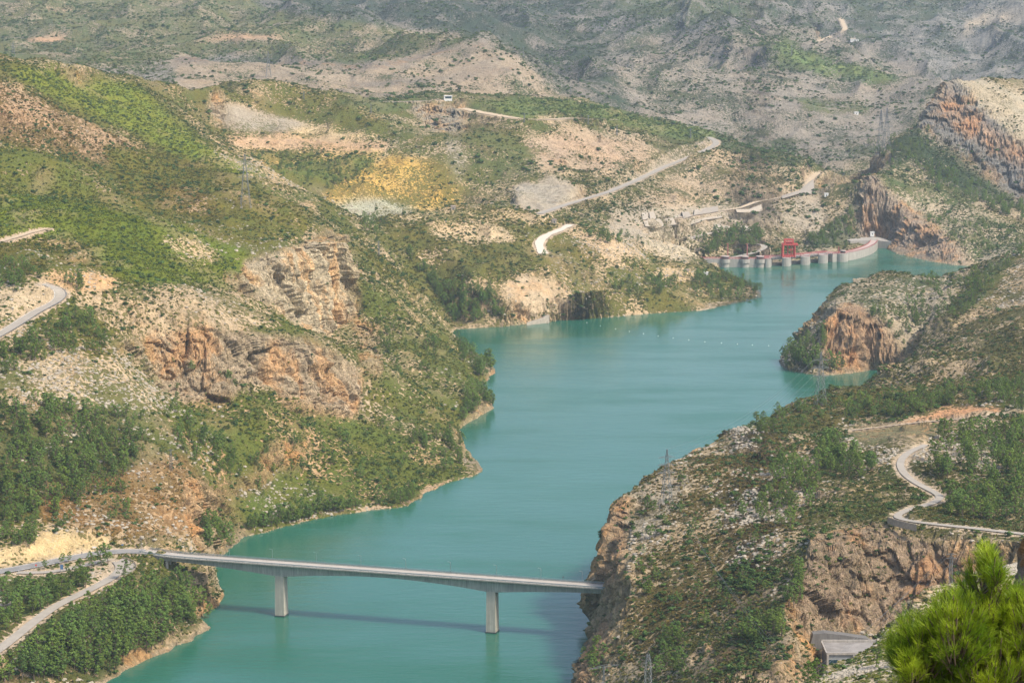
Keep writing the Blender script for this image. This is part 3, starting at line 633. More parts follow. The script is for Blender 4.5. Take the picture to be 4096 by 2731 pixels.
ZONES = [
 ([(-200,-50),(520,-50),(600,20),(1000,78),(1110,100),(1000,116),(900,141),(560,128),(400,135),(150,160),(-200,150)], dict(cover=.74, soil=(.43,.34,.25), veg=(.115,.15,.065)), 3500, 9000, 6),
 ([(50,93),(90,86),(190,86),(160,92),(140,99),(60,97)], dict(cover=.02, soil=(.62,.37,.23), rock=0), 3500, 9000, 2),
 ([(90,18),(170,20),(150,25),(95,24)], dict(cover=.05, soil=(.62,.39,.25)), 3500, 9000, 2),
 ([(440,93),(500,84),(560,78),(680,82),(640,88),(560,92),(470,97)], dict(cover=.06, soil=(.60,.38,.24), rock=0), 3500, 9000, 2),
 ([(380,137),(420,128),(560,126),(640,132),(800,150),(900,142),(1000,117),(1110,101),(1230,150),(1290,210),(1350,250),(1100,240),(700,235),(400,200)], dict(cover=.30, soil=(.47,.36,.27)), 3300, 4100, 6),
 ([(400,134),(560,127),(700,138),(800,147),(900,140),(1000,115),(1110,100),(1115,108),(1000,128),(900,153),(800,160),(700,152),(560,140),(405,148)], dict(cover=.1, soil=(.34,.275,.235), rock=.8), 3300, 4100, 4),
 ([(800,188),(900,184),(1000,178),(1100,160),(1180,155),(1185,163),(1100,172),(1000,190),(900,196),(800,200)], dict(cover=.15, soil=(.35,.285,.24), rock=.8), 3300, 4100, 4),
 ([(-100,145),(150,162),(400,150),(400,195),(150,180),(-100,160)], dict(cover=.62, soil=(.36,.31,.27)), 3300, 4000, 6),
 ([(530,-60),(1350,-60),(1300,100),(1160,90),(1000,75),(800,36),(600,15)], dict(cover=.72, soil=(.25,.22,.205), veg=(.045,.075,.055)), 3900, 9000, 8),
 ([(1150,90),(1350,60),(1500,220),(1650,320),(1450,268),(1300,225)], dict(cover=.62, soil=(.29,.25,.225), veg=(.05,.08,.05)), 3500, 5000, 10),
 ([(1400,90),(1850,60),(2150,180),(2080,320),(1900,390),(1640,320),(1450,260)], dict(cover=.42, soil=(.39,.325,.275), veg=(.07,.10,.055)), 3300, 5000, 10),
 ([(1400,-40),(1800,-40),(1850,0),(1640,45),(1450,40)], dict(cover=.75, veg=(.085,.125,.07)), 4300, 9000, 8),
 ([(1745,105),(1800,100),(1900,130),(2070,185),(2000,190),(1890,172),(1800,140)], dict(cover=1.1, veg=(.14,.22,.08)), 3300, 5000, 5),
 ([(1830,230),(2000,235),(2000,262),(1870,262)], dict(cover=.8, veg=(.13,.17,.075)), 3300, 5000, 8),
 ([(1700,310),(1800,320),(1880,380),(1800,370)], dict(cover=.75, veg=(.08,.12,.06)), 3300, 5000, 8),
 ([(1900,-60),(2500,-60),(2500,190),(2190,180),(2060,112),(1960,52),(1870,5)], dict(cover=.50, soil=(.33,.30,.285), veg=(.06,.09,.07)), 4450, 9000, 8),
 ([(1880,-40),(2250,-40),(2200,10),(2120,60),(1990,60)], dict(cover=.80, veg=(.07,.105,.07)), 4450, 9000, 10),
 ([(2208,72),(2222,52),(2260,35),(2352,22),(2400,20),(2400,40),(2290,47),(2250,58),(2225,75)], dict(cover=0, soil=(.60,.48,.38), rock=.2), 4450, 9000, 3),
 # middle left hill
 ([(-200,90),(0,128),(300,180),(640,172),(860,250),(900,320),(560,480),(300,420),(-200,280)], dict(cover=.62, soil=(.46,.36,.25), veg=(.115,.14,.03)), 2150, 3200, 6),
 ([(20,160),(110,158),(300,192),(350,225),(400,275),(470,330),(600,400),(560,410),(430,365),(300,300),(160,238),(60,190)], dict(cover=1.15, veg=(.165,.235,.03)), 2300, 3100, 7),
 ([(-200,170),(0,190),(110,236),(250,303),(330,345),(340,400),(250,385),(120,345),(-200,300)], dict(cover=.42, soil=(.43,.315,.225), veg=(.15,.13,.05)), 2050, 2600, 8),
 ([(-200,340),(0,335),(120,352),(250,412),(300,470),(260,500),(150,480),(-200,420)], dict(cover=.72, soil=(.42,.33,.23), veg=(.125,.16,.03)), 1850, 2250, 8),
 ([(230,330),(420,352),(600,440),(720,482),(700,540),(560,560),(430,520),(310,490),(260,410)], dict(cover=.84, soil=(.44,.33,.22), veg=(.125,.145,.026)), 1950, 2480, 8),
 ([(350,420),(470,440),(520,500),(400,480)], dict(cover=.6, soil=(.46,.35,.24), veg=(.15,.14,.035)), 1950, 2480, 8),
 ([(490,300),(560,340),(650,400),(760,480),(700,480),(600,430),(500,370),(460,320)], dict(cover=.35, soil=(.52,.41,.29)), 2300, 3000, 8),
 ([(472,243),(545,240),(655,268),(725,290),(690,303),(560,303),(508,298)], dict(cover=0, soil=(.42,.38,.33), rock=.35), 2700, 3100, 4),
 ([(520,306),(620,308),(730,318),(890,324),(880,352),(700,352),(600,345),(545,338)], dict(cover=.05, soil=(.56,.41,.29), rock=.1), 2700, 3100, 4),
 ([(690,290),(780,288),(870,300),(880,320),(730,318),(660,305)], dict(cover=.15, soil=(.62,.50,.34)), 2700, 3100, 5),
 ([(560,345),(700,350),(880,345),(860,380),(760,420),(650,410)], dict(cover=.62, soil=(.56,.42,.22), veg=(.12,.16,.035)), 2450, 3000, 6),
 ([(750,425),(900,350),(1000,368),(1050,400),(1075,440),(1140,470),(1060,475),(960,484),(860,512),(740,482)], dict(cover=.42, soil=(.56,.40,.17), veg=(.14,.16,.04), rock=.1), 2450, 3000, 9),
 ([(740,474),(820,452),(900,455),(960,482),(855,512)], dict(cover=.25, soil=(.46,.46,.38)), 2450, 3000, 5),
 ([(760,228),(960,225),(1060,235),(960,245),(860,262)], dict(cover=.8, veg=(.10,.14,.05)), 2900, 3400, 4),
 ([(940,240),(1066,240),(1075,300),(1060,306),(990,300)], dict(cover=.2, soil=(.38,.35,.31), rock=1), 2900, 3200, 5),
 ([(1055,236),(1200,226),(1330,228),(1460,265),(1640,300),(1660,325),(1560,320),(1420,280),(1300,268),(1180,272)], dict(cover=1.0, veg=(.125,.19,.06)), 3000, 3600, 4),
 ([(1075,262),(1180,282),(1240,285),(1100,360),(1040,330)], dict(cover=.6, soil=(.42,.34,.25)), 2700, 3300, 8),
 ([(1190,330),(1300,300),(1480,320),(1500,370),(1400,390),(1250,385)], dict(cover=.30, soil=(.47,.37,.29)), 2600, 3300, 10),
 ([(1060,300),(1180,310),(1250,400),(1350,420),(1180,420),(1080,400)], dict(cover=.80, veg=(.11,.145,.045)), 2500, 3300, 10),
 ([(1020,310),(1060,315),(1080,370),(1060,430),(1120,480),(1080,470),(1030,400)], dict(cover=.45, soil=(.44,.40,.34), rock=.3), 2500, 3100, 8),
 ([(1178,432),(1200,420),(1232,424),(1262,404),(1300,412),(1345,438),(1320,462),(1255,488),(1210,482),(1185,470)], dict(cover=0, soil=(.46,.42,.365), rock=.25), 2500, 2850, 4),
 ([(1345,446),(1440,415),(1520,372),(1570,342),(1625,318),(1640,325),(1560,366),(1500,392),(1400,436),(1330,458)], dict(cover=.05, soil=(.45,.41,.36), rock=.4), 2650, 3400, 2),
 ([(1640,300),(1700,330),(1850,370),(1900,392),(1830,410),(1700,380),(1650,345)], dict(cover=.92, veg=(.09,.125,.055)), 2900, 3600, 6),
 ([(1650,350),(1850,400),(1880,420),(1700,460),(1560,480),(1450,470),(1500,430)], dict(cover=.32, soil=(.48,.39,.30)), 2650, 3400, 8),
 ([(1400,480),(1560,475),(1880,450),(1900,540),(1700,535),(1500,560),(1400,530)], dict(cover=.22, soil=(.46,.41,.35), rock=.35), 2550, 3100, 8),
 ([(1480,545),(1600,540),(1620,590),(1560,600),(1480,580)], dict(cover=.2, soil=(.56,.49,.39)), 2550, 2800, 6),
 # dome and peninsula
 ([(860,500),(960,476),(1180,480),(1380,525),(1540,600),(1700,630),(1760,690),(1040,765),(900,560)], dict(cover=.74, soil=(.56,.44,.31), veg=(.125,.145,.035)), 2280, 2660, 6),
 ([(980,528),(1060,516),(1130,514),(1190,545),(1170,560),(1060,556),(1000,545)], dict(cover=.08, soil=(.62,.51,.37)), 2280, 2660, 5),
 ([(900,492),(960,480),(1060,486),(1180,492),(1300,512),(1290,522),(1180,505),(1040,500),(940,505)], dict(cover=.2, soil=(.60,.49,.34)), 2280, 2660, 4),
 ([(940,578),(1000,572),(1030,590),(1010,610),(960,605)], dict(cover=.15, soil=(.60,.48,.35)), 2280, 2660, 5),
 ([(1150,650),(1210,630),(1270,650),(1320,680),(1300,715),(1200,728),(1150,700)], dict(cover=.1, soil=(.60,.49,.37)), 2280, 2660, 6),
 ([(1280,540),(1340,535),(1440,560),(1500,590),(1420,590),(1330,560)], dict(cover=.2, soil=(.60,.48,.36)), 2280, 2660, 6),
 ([(1540,606),(1590,620),(1620,640),(1570,650),(1500,630)], dict(cover=.1, soil=(.64,.51,.35)), 2280, 2700, 5),
 ([(1060,660),(1140,660),(1160,740),(1060,748)], dict(cover=.35, soil=(.56,.45,.33)), 2280, 2660, 6),
 # left foreground hills
 ([(-200,425),(200,467),(430,522),(600,592),(640,640),(700,760),(640,730),(560,672),(440,650),(280,645),(220,600),(180,550),(-200,545)], dict(cover=1.02, veg=(.125,.185,.02)), 1650, 1985, 7),
 ([(-200,545),(180,552),(230,610),(100,640),(-200,620)], dict(cover=.6, soil=(.52,.40,.28), veg=(.12,.14,.03)), 1600, 1900, 7),
 ([(350,535),(450,545),(520,600),(480,620),(380,580)], dict(cover=.5, soil=(.58,.47,.34)), 1700, 1985, 7),
 ([(100,628),(200,620),(270,640),(260,660),(180,668),(120,655)], dict(cover=.05, soil=(.62,.43,.27)), 1550, 1800, 4),
 ([(-200,690),(60,660),(120,660),(120,690),(60,720),(-200,790)], dict(cover=.1, soil=(.55,.46,.35), rock=.2), 1480, 1700, 4),
 ([(170,690),(380,655),(560,670),(640,720),(560,770),(340,765),(220,730)], dict(cover=.42, soil=(.52,.42,.31), rock=.2), 1600, 1850, 8),
 ([(560,600),(640,580),(700,560),(765,532),(790,555),(815,640),(828,720),(780,748),(740,775),(660,735),(600,690),(556,640)], dict(cover=.12, soil=(.62,.54,.43), rock=1), 1850, 2100, 3),
 ([(335,770),(470,758),(640,775),(740,795),(830,850),(830,905),(812,960),(700,945),(650,925),(635,890),(560,880),(525,925),(440,922),(370,900)], dict(cover=.1, soil=(.52,.43,.335), rock=1), 1580, 1790, 3),
 ([(-200,850),(100,840),(330,800),(360,900),(330,1000),(120,960),(-200,1050)], dict(cover=.42, soil=(.54,.45,.34), rock=.1), 1400, 1640, 10),
 ([(-200,940),(250,930),(340,1000),(330,1080),(200,1160),(-200,1240)], dict(cover=.72, soil=(.45,.36,.25), veg=(.09,.115,.035)), 1300, 1560, 10),
 ([(100,1120),(420,1040),(460,1120),(460,1230),(290,1240),(100,1200)], dict(cover=.50, soil=(.46,.35,.24), veg=(.20,.15,.06)), 1300, 1560, 10),
 ([(380,930),(640,900),(820,960),(1060,1060),(1100,1080),(950,1160),(620,1215),(500,1200),(470,1090)], dict(cover=.70, soil=(.52,.38,.25), veg=(.105,.15,.028)), 1450, 1760, 10),
 ([(420,1100),(450,1120),(465,1200),(450,1245),(425,1180)], dict(cover=.1, soil=(.56,.40,.26), rock=.9), 1400, 1560, 4),
 ([(800,640),(1000,700),(1040,765),(1120,870),(1120,940),(1050,1000),(900,940),(830,850)], dict(cover=.62, soil=(.52,.42,.30), veg=(.11,.145,.03)), 1700, 2400, 10),
 ([(780,540),(900,600),(1000,700),(960,690),(860,620)], dict(cover=.8, veg=(.13,.15,.03)), 2050, 2500, 7),
 ([(-200,1320),(0,1300),(120,1282),(250,1256),(250,1236),(200,1225),(110,1218),(60,1250),(-200,1270)], dict(cover=.0, soil=(.66,.53,.34), rock=.15), 1280, 1400, 4),
 ([(-200,1320),(300,1270),(260,1330),(100,1400),(-200,1480)], dict(cover=.45, soil=(.52,.42,.31), veg=(.08,.12,.03)), 1150, 1330, 6),
 ([(205,1300),(262,1290),(272,1305),(240,1330),(200,1332)], dict(cover=.0, soil=(.56,.46,.36)), 1150, 1330, 3),
 ([(-200,1500),(150,1400),(300,1320),(420,1330),(500,1300),(520,1370),(450,1440),(240,1568),(-200,1600)], dict(cover=.62, soil=(.42,.33,.23), veg=(.075,.10,.03)), 1100, 1400, 6),
 ([(400,1310),(500,1300),(525,1370),(450,1400),(410,1370)], dict(cover=.35, soil=(.50,.42,.32), rock=.3), 1200, 1420, 5),
 # right rocks
 ([(1970,548),(1962,470),(1985,395),(2010,400),(2050,450),(2110,490),(2180,545),(2240,605),(2130,600),(2030,572)], dict(cover=.1, soil=(.40,.33,.285), rock=1), 2740, 3000, 4),
 ([(1990,385),(2060,345),(2150,420),(2352,530),(2352,610),(2240,605),(2180,545),(2100,490),(2040,440)], dict(cover=.45, soil=(.45,.39,.31), veg=(.085,.125,.04)), 2700, 3120, 7),
 ([(2110,290),(2140,240),(2192,180),(2260,250),(2330,320),(2600,420),(2600,560),(2352,480),(2200,350)], dict(cover=.05, soil=(.27,.265,.27), rock=1), 3040, 3300, 4),
 ([(2155,232),(2180,212),(2215,240),(2262,285),(2352,345),(2500,400),(2352,385),(2270,335),(2200,292),(2165,262)], dict(cover=.0, soil=(.46,.34,.27), rock=1), 3040, 3300, 4),
 ([(2195,180),(2290,172),(2600,165),(2600,420),(2352,335),(2260,255)], dict(cover=.22, soil=(.49,.44,.36), rock=.25), 3150, 3600, 5),
 ([(2230,172),(2600,165),(2600,230),(2352,215),(2290,195)], dict(cover=.6, soil=(.46,.38,.28), veg=(.13,.14,.045)), 3200, 3700, 6),
 ([(1985,375),(2020,340),(2110,290),(2210,350),(2352,470),(2352,500),(2180,430),(2100,380),(2040,380)], dict(cover=.9, soil=(.36,.32,.27), veg=(.045,.075,.035)), 3000, 3250, 6),
 ([(1840,575),(1880,545),(1950,478),(1985,400),(1970,548),(1900,570)], dict(cover=.95, soil=(.36,.33,.29), veg=(.045,.075,.035)), 2780, 3000, 5),
 ([(1895,745),(1905,695),(1945,645),(2180,635),(2200,700),(2080,800),(2050,760),(1970,705),(1920,715)], dict(cover=.42, soil=(.44,.385,.31), veg=(.08,.11,.04)), 2050, 2350, 7),
 ([(1885,760),(1930,700),(1975,700),(2035,755),(2078,830),(2050,855),(1960,856),(1890,842)], dict(cover=.05, soil=(.47,.345,.255), rock=1), 2040, 2140, 4),
 ([(1780,835),(1820,800),(1885,760),(1895,835),(1960,858),(1800,850)], dict(cover=.6, soil=(.40,.35,.28), veg=(.06,.09,.035)), 2050, 2250, 5),
 ([(2070,860),(2180,730),(2300,590),(2600,560),(2600,860),(2200,870)], dict(cover=.52, soil=(.45,.365,.265), veg=(.105,.115,.04)), 1650, 2420, 9),
 ([(2190,690),(2240,620),(2300,588),(2352,580),(2300,640),(2220,730),(2150,760)], dict(cover=.85, veg=(.10,.13,.035)), 1900, 2420, 7),
 ([(1700,960),(1900,905),(2070,860),(2400,850),(2400,930),(2000,960),(1740,1010)], dict(cover=.75, soil=(.42,.34,.25), veg=(.11,.12,.035)), 1450, 1990, 8),
 ([(2055,972),(2110,960),(2160,938),(2220,932),(2300,936),(2300,948),(2230,950),(2150,966),(2070,975)], dict(cover=.0, soil=(.66,.40,.26), rock=.1), 1480, 1650, 3),
 ([(1950,988),(2000,977),(2190,966),(2200,985),(2140,1000),(2080,1028),(1990,1020)], dict(cover=.62, soil=(.40,.29,.18), veg=(.20,.215,.12)), 1380, 1560, 2),
 ([(1400,1200),(1520,1060),(1700,1000),(1880,1020),(1850,1200),(1800,1300),(1650,1420),(1400,1568),(1340,1568),(1390,1400)], dict(cover=.45, soil=(.46,.375,.27), veg=(.115,.11,.04)), 1000, 1520, 9),
 ([(1395,1360),(1395,1200),(1440,1140),(1465,1150),(1440,1230),(1430,1310),(1400,1380),(1350,1470),(1320,1568),(1340,1568),(1400,1460)], dict(cover=.1, soil=(.46,.33,.24), rock=1), 1000, 1400, 4),
 ([(1440,1145),(1500,1095),(1600,1100),(1540,1180),(1480,1240),(1440,1220)], dict(cover=.3, soil=(.46,.41,.34), rock=.4), 1200, 1420, 6),
 ([(1880,1080),(2060,1040),(2060,1190),(1980,1200),(1880,1180)], dict(cover=.62, soil=(.42,.34,.24), veg=(.085,.11,.035)), 1150, 1400, 8),
 ([(1845,1300),(1875,1235),(1935,1212),(2000,1200),(2150,1250),(2280,1285),(2280,1340),(2080,1445),(1840,1455),(1825,1390)], dict(cover=.3, soil=(.40,.315,.25), rock=.9), 1060, 1175, 5),
 ([(1825,1440),(1860,1440),(1900,1480),(1902,1545),(1870,1530),(1840,1490)], dict(cover=.05, soil=(.58,.42,.27)), 1000, 1110, 4),
 ([(1640,1460),(1700,1450),(1850,1540),(1850,1600),(1560,1600)], dict(cover=.25, soil=(.46,.36,.26), rock=.5), 950, 1110, 6),
 ([(1780,1620),(1860,1560),(2019,1450),(2170,1340),(2340,1270),(2600,1200),(2600,1700),(1780,1700)], dict(cover=.42, soil=(.62,.55,.44), veg=(.13,.17,.035), rock=.1), 380, 960, 6),
]
tk = np.maximum(TT, 700)/1500
ja = [vn2(XG/tk/m_, YG/tk/m_*0.6, 50+i)*1.0 + 0.6*vn2(XG/tk/m_*2.7, YG/tk/m_*1.6, 60+i) for i, m_ in enumerate((34, 16, 55, 24))]
for poly, kw, t0, t1, jit in ZONES:
    P_ = np.array(poly, float); x0, y0 = P_.min(0)-jit*4-2; x1, y1 = P_.max(0)+jit*4+2
    m = (PX > x0) & (PX < x1) & (PY > y0) & (PY < y1) & (TT > t0) & (TT < t1)
    px, py = PX[m], PY[m]; w = np.zeros(px.shape, np.float32)
    for a_, b_, g_ in ((0, 1, 1.3), (2, 3, 2.0), (1, 2, 1.6), (3, 0, 2.6), (2, 1, 0.7)):
        w += inside(px+ja[a_][m]*jit*g_, py+ja[b_][m]*jit*g_*0.6, poly)/5.0
    for key, A_, sl in (('soil', SOIL, slice(0, 3)), ('veg', VEG, slice(0, 3)), ('cover', SOIL, 3), ('rock', VEG, 3)):
        if key in kw:
            kv = kw[key]
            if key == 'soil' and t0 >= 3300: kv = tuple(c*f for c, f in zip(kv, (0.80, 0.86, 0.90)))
            if key == 'soil': g_ = 0.62*sum(kv)/3*1.0; kv = tuple((c*0.92 + (c-sum(kv)/3)*(0.22 if t0 < 3200 else 0.05))*f for c, f in zip(kv, (0.97, 0.95, 0.86)))
            if key == 'veg': kv = tuple(c*f for c, f in zip(kv, (0.98, 0.88, 0.82)))
            v = A_[..., sl][m]; ww = w[:, None] if key in ('soil', 'veg') else w
            A_[..., sl][m] = v*(1-ww) + np.array(kv, np.float32)*ww
VEG[..., 3] = np.maximum(VEG[..., 3], outc_m*0.42*(YG > 900)*(YG < 3400))
SOIL[..., 3] += (0.10+0.10*(PX < 1200))*(YG < 3300)
for A_ in (SOIL, VEG):
    for c_ in range(4): A_[..., c_] = blur(A_[..., c_], 2, 2)
# bare rim where the water level moves, verges along the roads
rim = (np.abs(ZG) < 3.2)*(YG < 2900)*sstep(-3.5, -1, -np.abs(ZG - 0.6)+0.0*ZG)
rim = 0.38*sstep(1.8, 0.6, ZG + vn2(XG/12, YG/12, 71)*1.2)*(ZG > -6)*(YG < 2900)
SOIL[..., 3] *= (1-rim); SOIL[..., :3] = SOIL[..., :3]*(1-rim[..., None]*0.8) + np.array((.40,.34,.265), np.float32)*rim[..., None]*0.8
SOIL[..., 3] *= (1-0.9*roadm); SOIL[..., :3] = SOIL[..., :3]*(1-roadm[..., None]*0.7) + np.array((.56,.46,.34), np.float32)*roadm[..., None]*0.7
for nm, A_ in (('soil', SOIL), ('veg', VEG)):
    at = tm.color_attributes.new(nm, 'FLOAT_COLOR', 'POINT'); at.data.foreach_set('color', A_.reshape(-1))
# ------------------------------------------------------------------ water of the reservoir
def water_material():
    m, nt, b = new_mat('reservoir_water')
    pos = N_(nt, 'ShaderNodeNewGeometry').outputs['Position']
    big = noise_(nt, scaled(nt, pos, (1, 0.6, 1)), 0.004, 4, 0.6)
    c = mix_(nt, ramp_(nt, big, 0.35, 0.65), (0.018, 0.112, 0.070, 1), (0.030, 0.132, 0.092, 1))
    nt.links.new(c, b.inputs['Base Color']); b.inputs['IOR'].default_value = 1.33; b.inputs['Roughness'].default_value = 0.14
    w1 = noise_(nt, scaled(nt, pos, (0.7, 1.6, 1)), 0.6, 4, 0.65); w2 = noise_(nt, scaled(nt, pos, (0.6, 1.4, 1)), 0.12, 3, 0.5)
    pat = noise_(nt, scaled(nt, pos, (0.5, 1.6, 1)), 0.011, 5, 0.65); nt.links.new(ramp_(nt, pat, 0.38, 0.62, 0.06, 0.26), b.inputs['Roughness'])
    h = math_(nt, 'ADD', math_(nt, 'MULTIPLY', w1, 0.22), math_(nt, 'MULTIPLY', w2, 0.6))
    bump_(nt, h, ramp_(nt, big, 0.3, 0.7, 0.35, 0.6) and 0.5, 0.5, b)
    return m
MT['water'] = water_material()
_sh = [surf_pt(p) for p in SH]
wm = bpy.data.meshes.new('water')
wm.from_pydata([(-520, 700, 0), (700, 700, 0), (760, 2660, 0), (560, 2720, 0), (430, 2905, 0), (300, 2800, 0), (170, 2738, 0), (-420, 2600, 0)], [], [tuple(range(8))])
wm.materials.append(MT['water']); wo = bpy.data.objects.new('water', wm); col.objects.link(wo); wo['kind'] = 'structure'
# ------------------------------------------------------------------ objects: small mesh builder and tags
class MB:
    def __init__(s): s.v = []; s.f = []
    def poly(s, pts, faces):
        o = len(s.v); s.v += [tuple(p) for p in pts]; s.f += [tuple(o+i for i in f) for f in faces]; return s
    def hexa(s, P): return s.poly(P, [(0,3,2,1),(4,5,6,7),(0,1,5,4),(1,2,6,5),(2,3,7,6),(3,0,4,7)])
    def box(s, c, hx, hy, hz, rot=0.0):
        cs, sn = math.cos(rot), math.sin(rot)
        P = [(c[0]+cs*x-sn*y, c[1]+sn*x+cs*y, c[2]+z) for z in (-hz, hz) for x, y in ((-hx,-hy),(hx,-hy),(hx,hy),(-hx,hy))]
        return s.hexa(P)
    def beam(s, p, q, w, h=None):
        h = h or w; p, q = Vector(p), Vector(q); d = (q-p)
        if d.length < 1e-6: return s
        d.normalize(); a = d.cross(Vector((0, 0, 1)))
        if a.length < 1e-3: a = Vector((1, 0, 0))
        a.normalize(); b = a.cross(d)
        P = [e + a*(w/2*i) + b*(h/2*j) for e in (p, q) for i, j in ((-1,-1),(1,-1),(1,1),(-1,1))]
        return s.hexa(P)
    def tube(s, p, q, r0, r1=None, n=10, cap=True):
        r1 = r0 if r1 is None else r1; p, q = Vector(p), Vector(q); d = (q-p).normalized(); a = d.cross(Vector((0, 0, 1)))
        if a.length < 1e-3: a = Vector((1, 0, 0))
        a.normalize(); b = a.cross(d); P = []
        for e, r in ((p, r0), (q, r1)):
            P += [e + a*(r*math.cos(t)) + b*(r*math.sin(t)) for t in (2*math.pi*k/n for k in range(n))]
        F = [(k, (k+1) % n, n+(k+1) % n, n+k) for k in range(n)]
        if cap: F += [tuple(range(n-1, -1, -1)), tuple(range(n, 2*n))]
        return s.poly(P, F)
    def prism(s, poly, z0, z1, top=None):
        n = len(poly); top = top or poly
        P = [(x, y, z0) for x, y in poly] + [(x, y, z1) for x, y in top]
        return s.poly(P, [tuple(range(n-1, -1, -1)), tuple(range(n, 2*n))] + [(k, (k+1) % n, n+(k+1) % n, n+k) for k in range(n)])
    def build(s, name, mat, parent=None, smooth=False):
        me = bpy.data.meshes.new(name); me.from_pydata([tuple(p) for p in s.v], [], s.f); me.update()
        bm = bmesh.new(); bm.from_mesh(me); bmesh.ops.recalc_face_normals(bm, faces=bm.faces); bm.to_mesh(me); bm.free()
        if smooth: me.polygons.foreach_set('use_smooth', [True]*len(me.polygons))
        me.materials.append(mat); o = bpy.data.objects.new(name, me); col.objects.link(o)
        if parent is not None: o.parent = parent; o.matrix_parent_inverse = Matrix.Translation(-parent.location)
        return o
def tag(o, label=None, cat=None, group=None, kind=None):
    if label: o['label'] = label
    if cat: o['category'] = cat
    if group: o['group'] = group
    if kind: o['kind'] = kind
    return o
def thing(name, label, cat, loc, group=None, kind=None):
    o = bpy.data.objects.new(name, None); col.objects.link(o); o.location = loc; o.empty_display_size = 1
    return tag(o, label, cat, group, kind)
# ------------------------------------------------------------------ plants
def leaf_mat(name, c, var=0.35, attr=None):
    m, nt, b = new_mat(name)
    pos = N_(nt, 'ShaderNodeNewGeometry').outputs['Position']; oi = N_(nt, 'ShaderNodeObjectInfo').outputs['Random']
    base = col4(c)
    if attr:
        a = N_(nt, 'ShaderNodeAttribute', attribute_name=attr); a.attribute_type = 'INSTANCER'; base = a.outputs['Color']
    f = math_(nt, 'MULTIPLY', ramp_(nt, noise_(nt, pos, 0.9, 3), 0.3, 0.7, 1-var, 1+var), ramp_(nt, oi, 0, 1, 0.72, 1.25))
    v = N_(nt, 'ShaderNodeVectorMath', operation='SCALE'); setin(nt, v.inputs[0], base); setin(nt, v.inputs['Scale'], f)
    warm = mix_(nt, 1.0, v.outputs[0], (1.35, 1.02, 0.6, 1), 'MULTIPLY')
    nz = math_(nt, 'FRACT', math_(nt, 'MULTIPLY', oi, 7.31))
    nt.links.new(mix_(nt, math_(nt, 'MULTIPLY', nz, 0.6), v.outputs[0], warm), b.inputs['Base Color'])
    b.inputs['Roughness'].default_value = 0.75; b.inputs['Specular IOR Level'].default_value = 0.2
    return m
MT['pine'] = leaf_mat('pine_needles', (0.112, 0.190, 0.042)); MT['bush'] = leaf_mat('bush_leaves', (0.062, 0.115, 0.032))
MT['scrub'] = leaf_mat('scrub_leaves', (0.1, 0.12, 0.04), attr='vcol'); MT['bark'] = simple_mat('bark', (0.14, 0.10, 0.075), 0.9, 0.3, 3)
MT['stone'] = simple_mat('loose_limestone', (0.36, 0.315, 0.245), 0.9, 0.3, 0.8)
def leaves(cent, rad, n, size, r, flat=0.75):
    """n leaf sprays on the shell of each clump"""
    c = np.repeat(cent, n, 0); R = np.repeat(rad, n, 0)
    d = r.normal(size=(len(c), 3)); d[:, 2] = np.abs(d[:, 2])*1.1-0.35*np.abs(r.normal(size=len(c))); d /= np.linalg.norm(d, axis=1)[:, None]
    p = c + d*R[:, None]*np.array([1, 1, flat])*(0.62+0.38*r.random((len(c), 1)))
    nrm = d + r.normal(size=d.shape)*0.45; nrm /= np.linalg.norm(nrm, axis=1)[:, None]
    a = np.cross(nrm, r.normal(size=d.shape)); a /= np.linalg.norm(a, axis=1)[:, None]; b = np.cross(nrm, a)
    s = size*(0.6+0.8*r.random((len(c), 1)))
    V = np.stack([p-a*s-b*s*.5, p+a*s-b*s*.6, p+a*s*.7+b*s, p-a*s*.8+b*s*.7], 1).reshape(-1, 3)
    return V
def leaf_mesh(name, V, mat):
    n = len(V)//4; me = bpy.data.meshes.new(name); me.vertices.add(4*n); me.vertices.foreach_set('co', V.astype(np.float32).reshape(-1))
    me.loops.add(4*n); me.loops.foreach_set('vertex_index', np.arange(4*n, dtype=np.int32)); me.polygons.add(n)
    me.polygons.foreach_set('loop_start', np.arange(0, 4*n, 4, dtype=np.int32)); me.update(calc_edges=True); me.materials.append(mat); return me
def make_pine(k):
    """unit-height Aleppo pine: leaning trunk, limbs, clumped crown"""
    r = np.random.default_rng(100+k); lean = r.normal(size=2)*0.05; n = int(r.integers(24, 36)); low = r.uniform(0.12, 0.34); wid = r.uniform(0.21, 0.30)
    cs, rs = [], []; tr = MB(); P = [Vector((0, 0, -0.06))]
    for i in range(1, 6):
        h = i/5*0.93; P.append(Vector((lean[0]*h*h*2+r.normal()*0.008, lean[1]*h*h*2+r.normal()*0.008, h)))
    for i in range(5): tr.tube(P[i], P[i+1], 0.021*(1-i*0.17), 0.021*(1-(i+1)*0.17), 7, False)
    for i in range(n):
        h = low+(1-low)*(i/n)**0.85*0.94; q = (h-low)/(1-low)
        rr = wid*(math.sin(math.pi*min(1, (q*0.88+0.14)))**0.7)*(0.35+0.75*r.random())
        if i > n-3: rr *= 0.2
        an = i*2.4+r.normal()*0.5
        c = np.array([lean[0]*h*h*2+math.cos(an)*rr, lean[1]*h*h*2+math.sin(an)*rr, h+r.normal()*0.015]); cs.append(c); rs.append(r.uniform(0.065, 0.115)*(1-0.35*q))
        tr.tube((lean[0]*h*h*2, lean[1]*h*h*2, h-0.05), c, 0.006, 0.003, 4, False)
    V = leaves(np.array(cs), np.array(rs), 62, 0.0135, r)
    return leaf_mesh('pine_crown', V, MT['pine']), tr
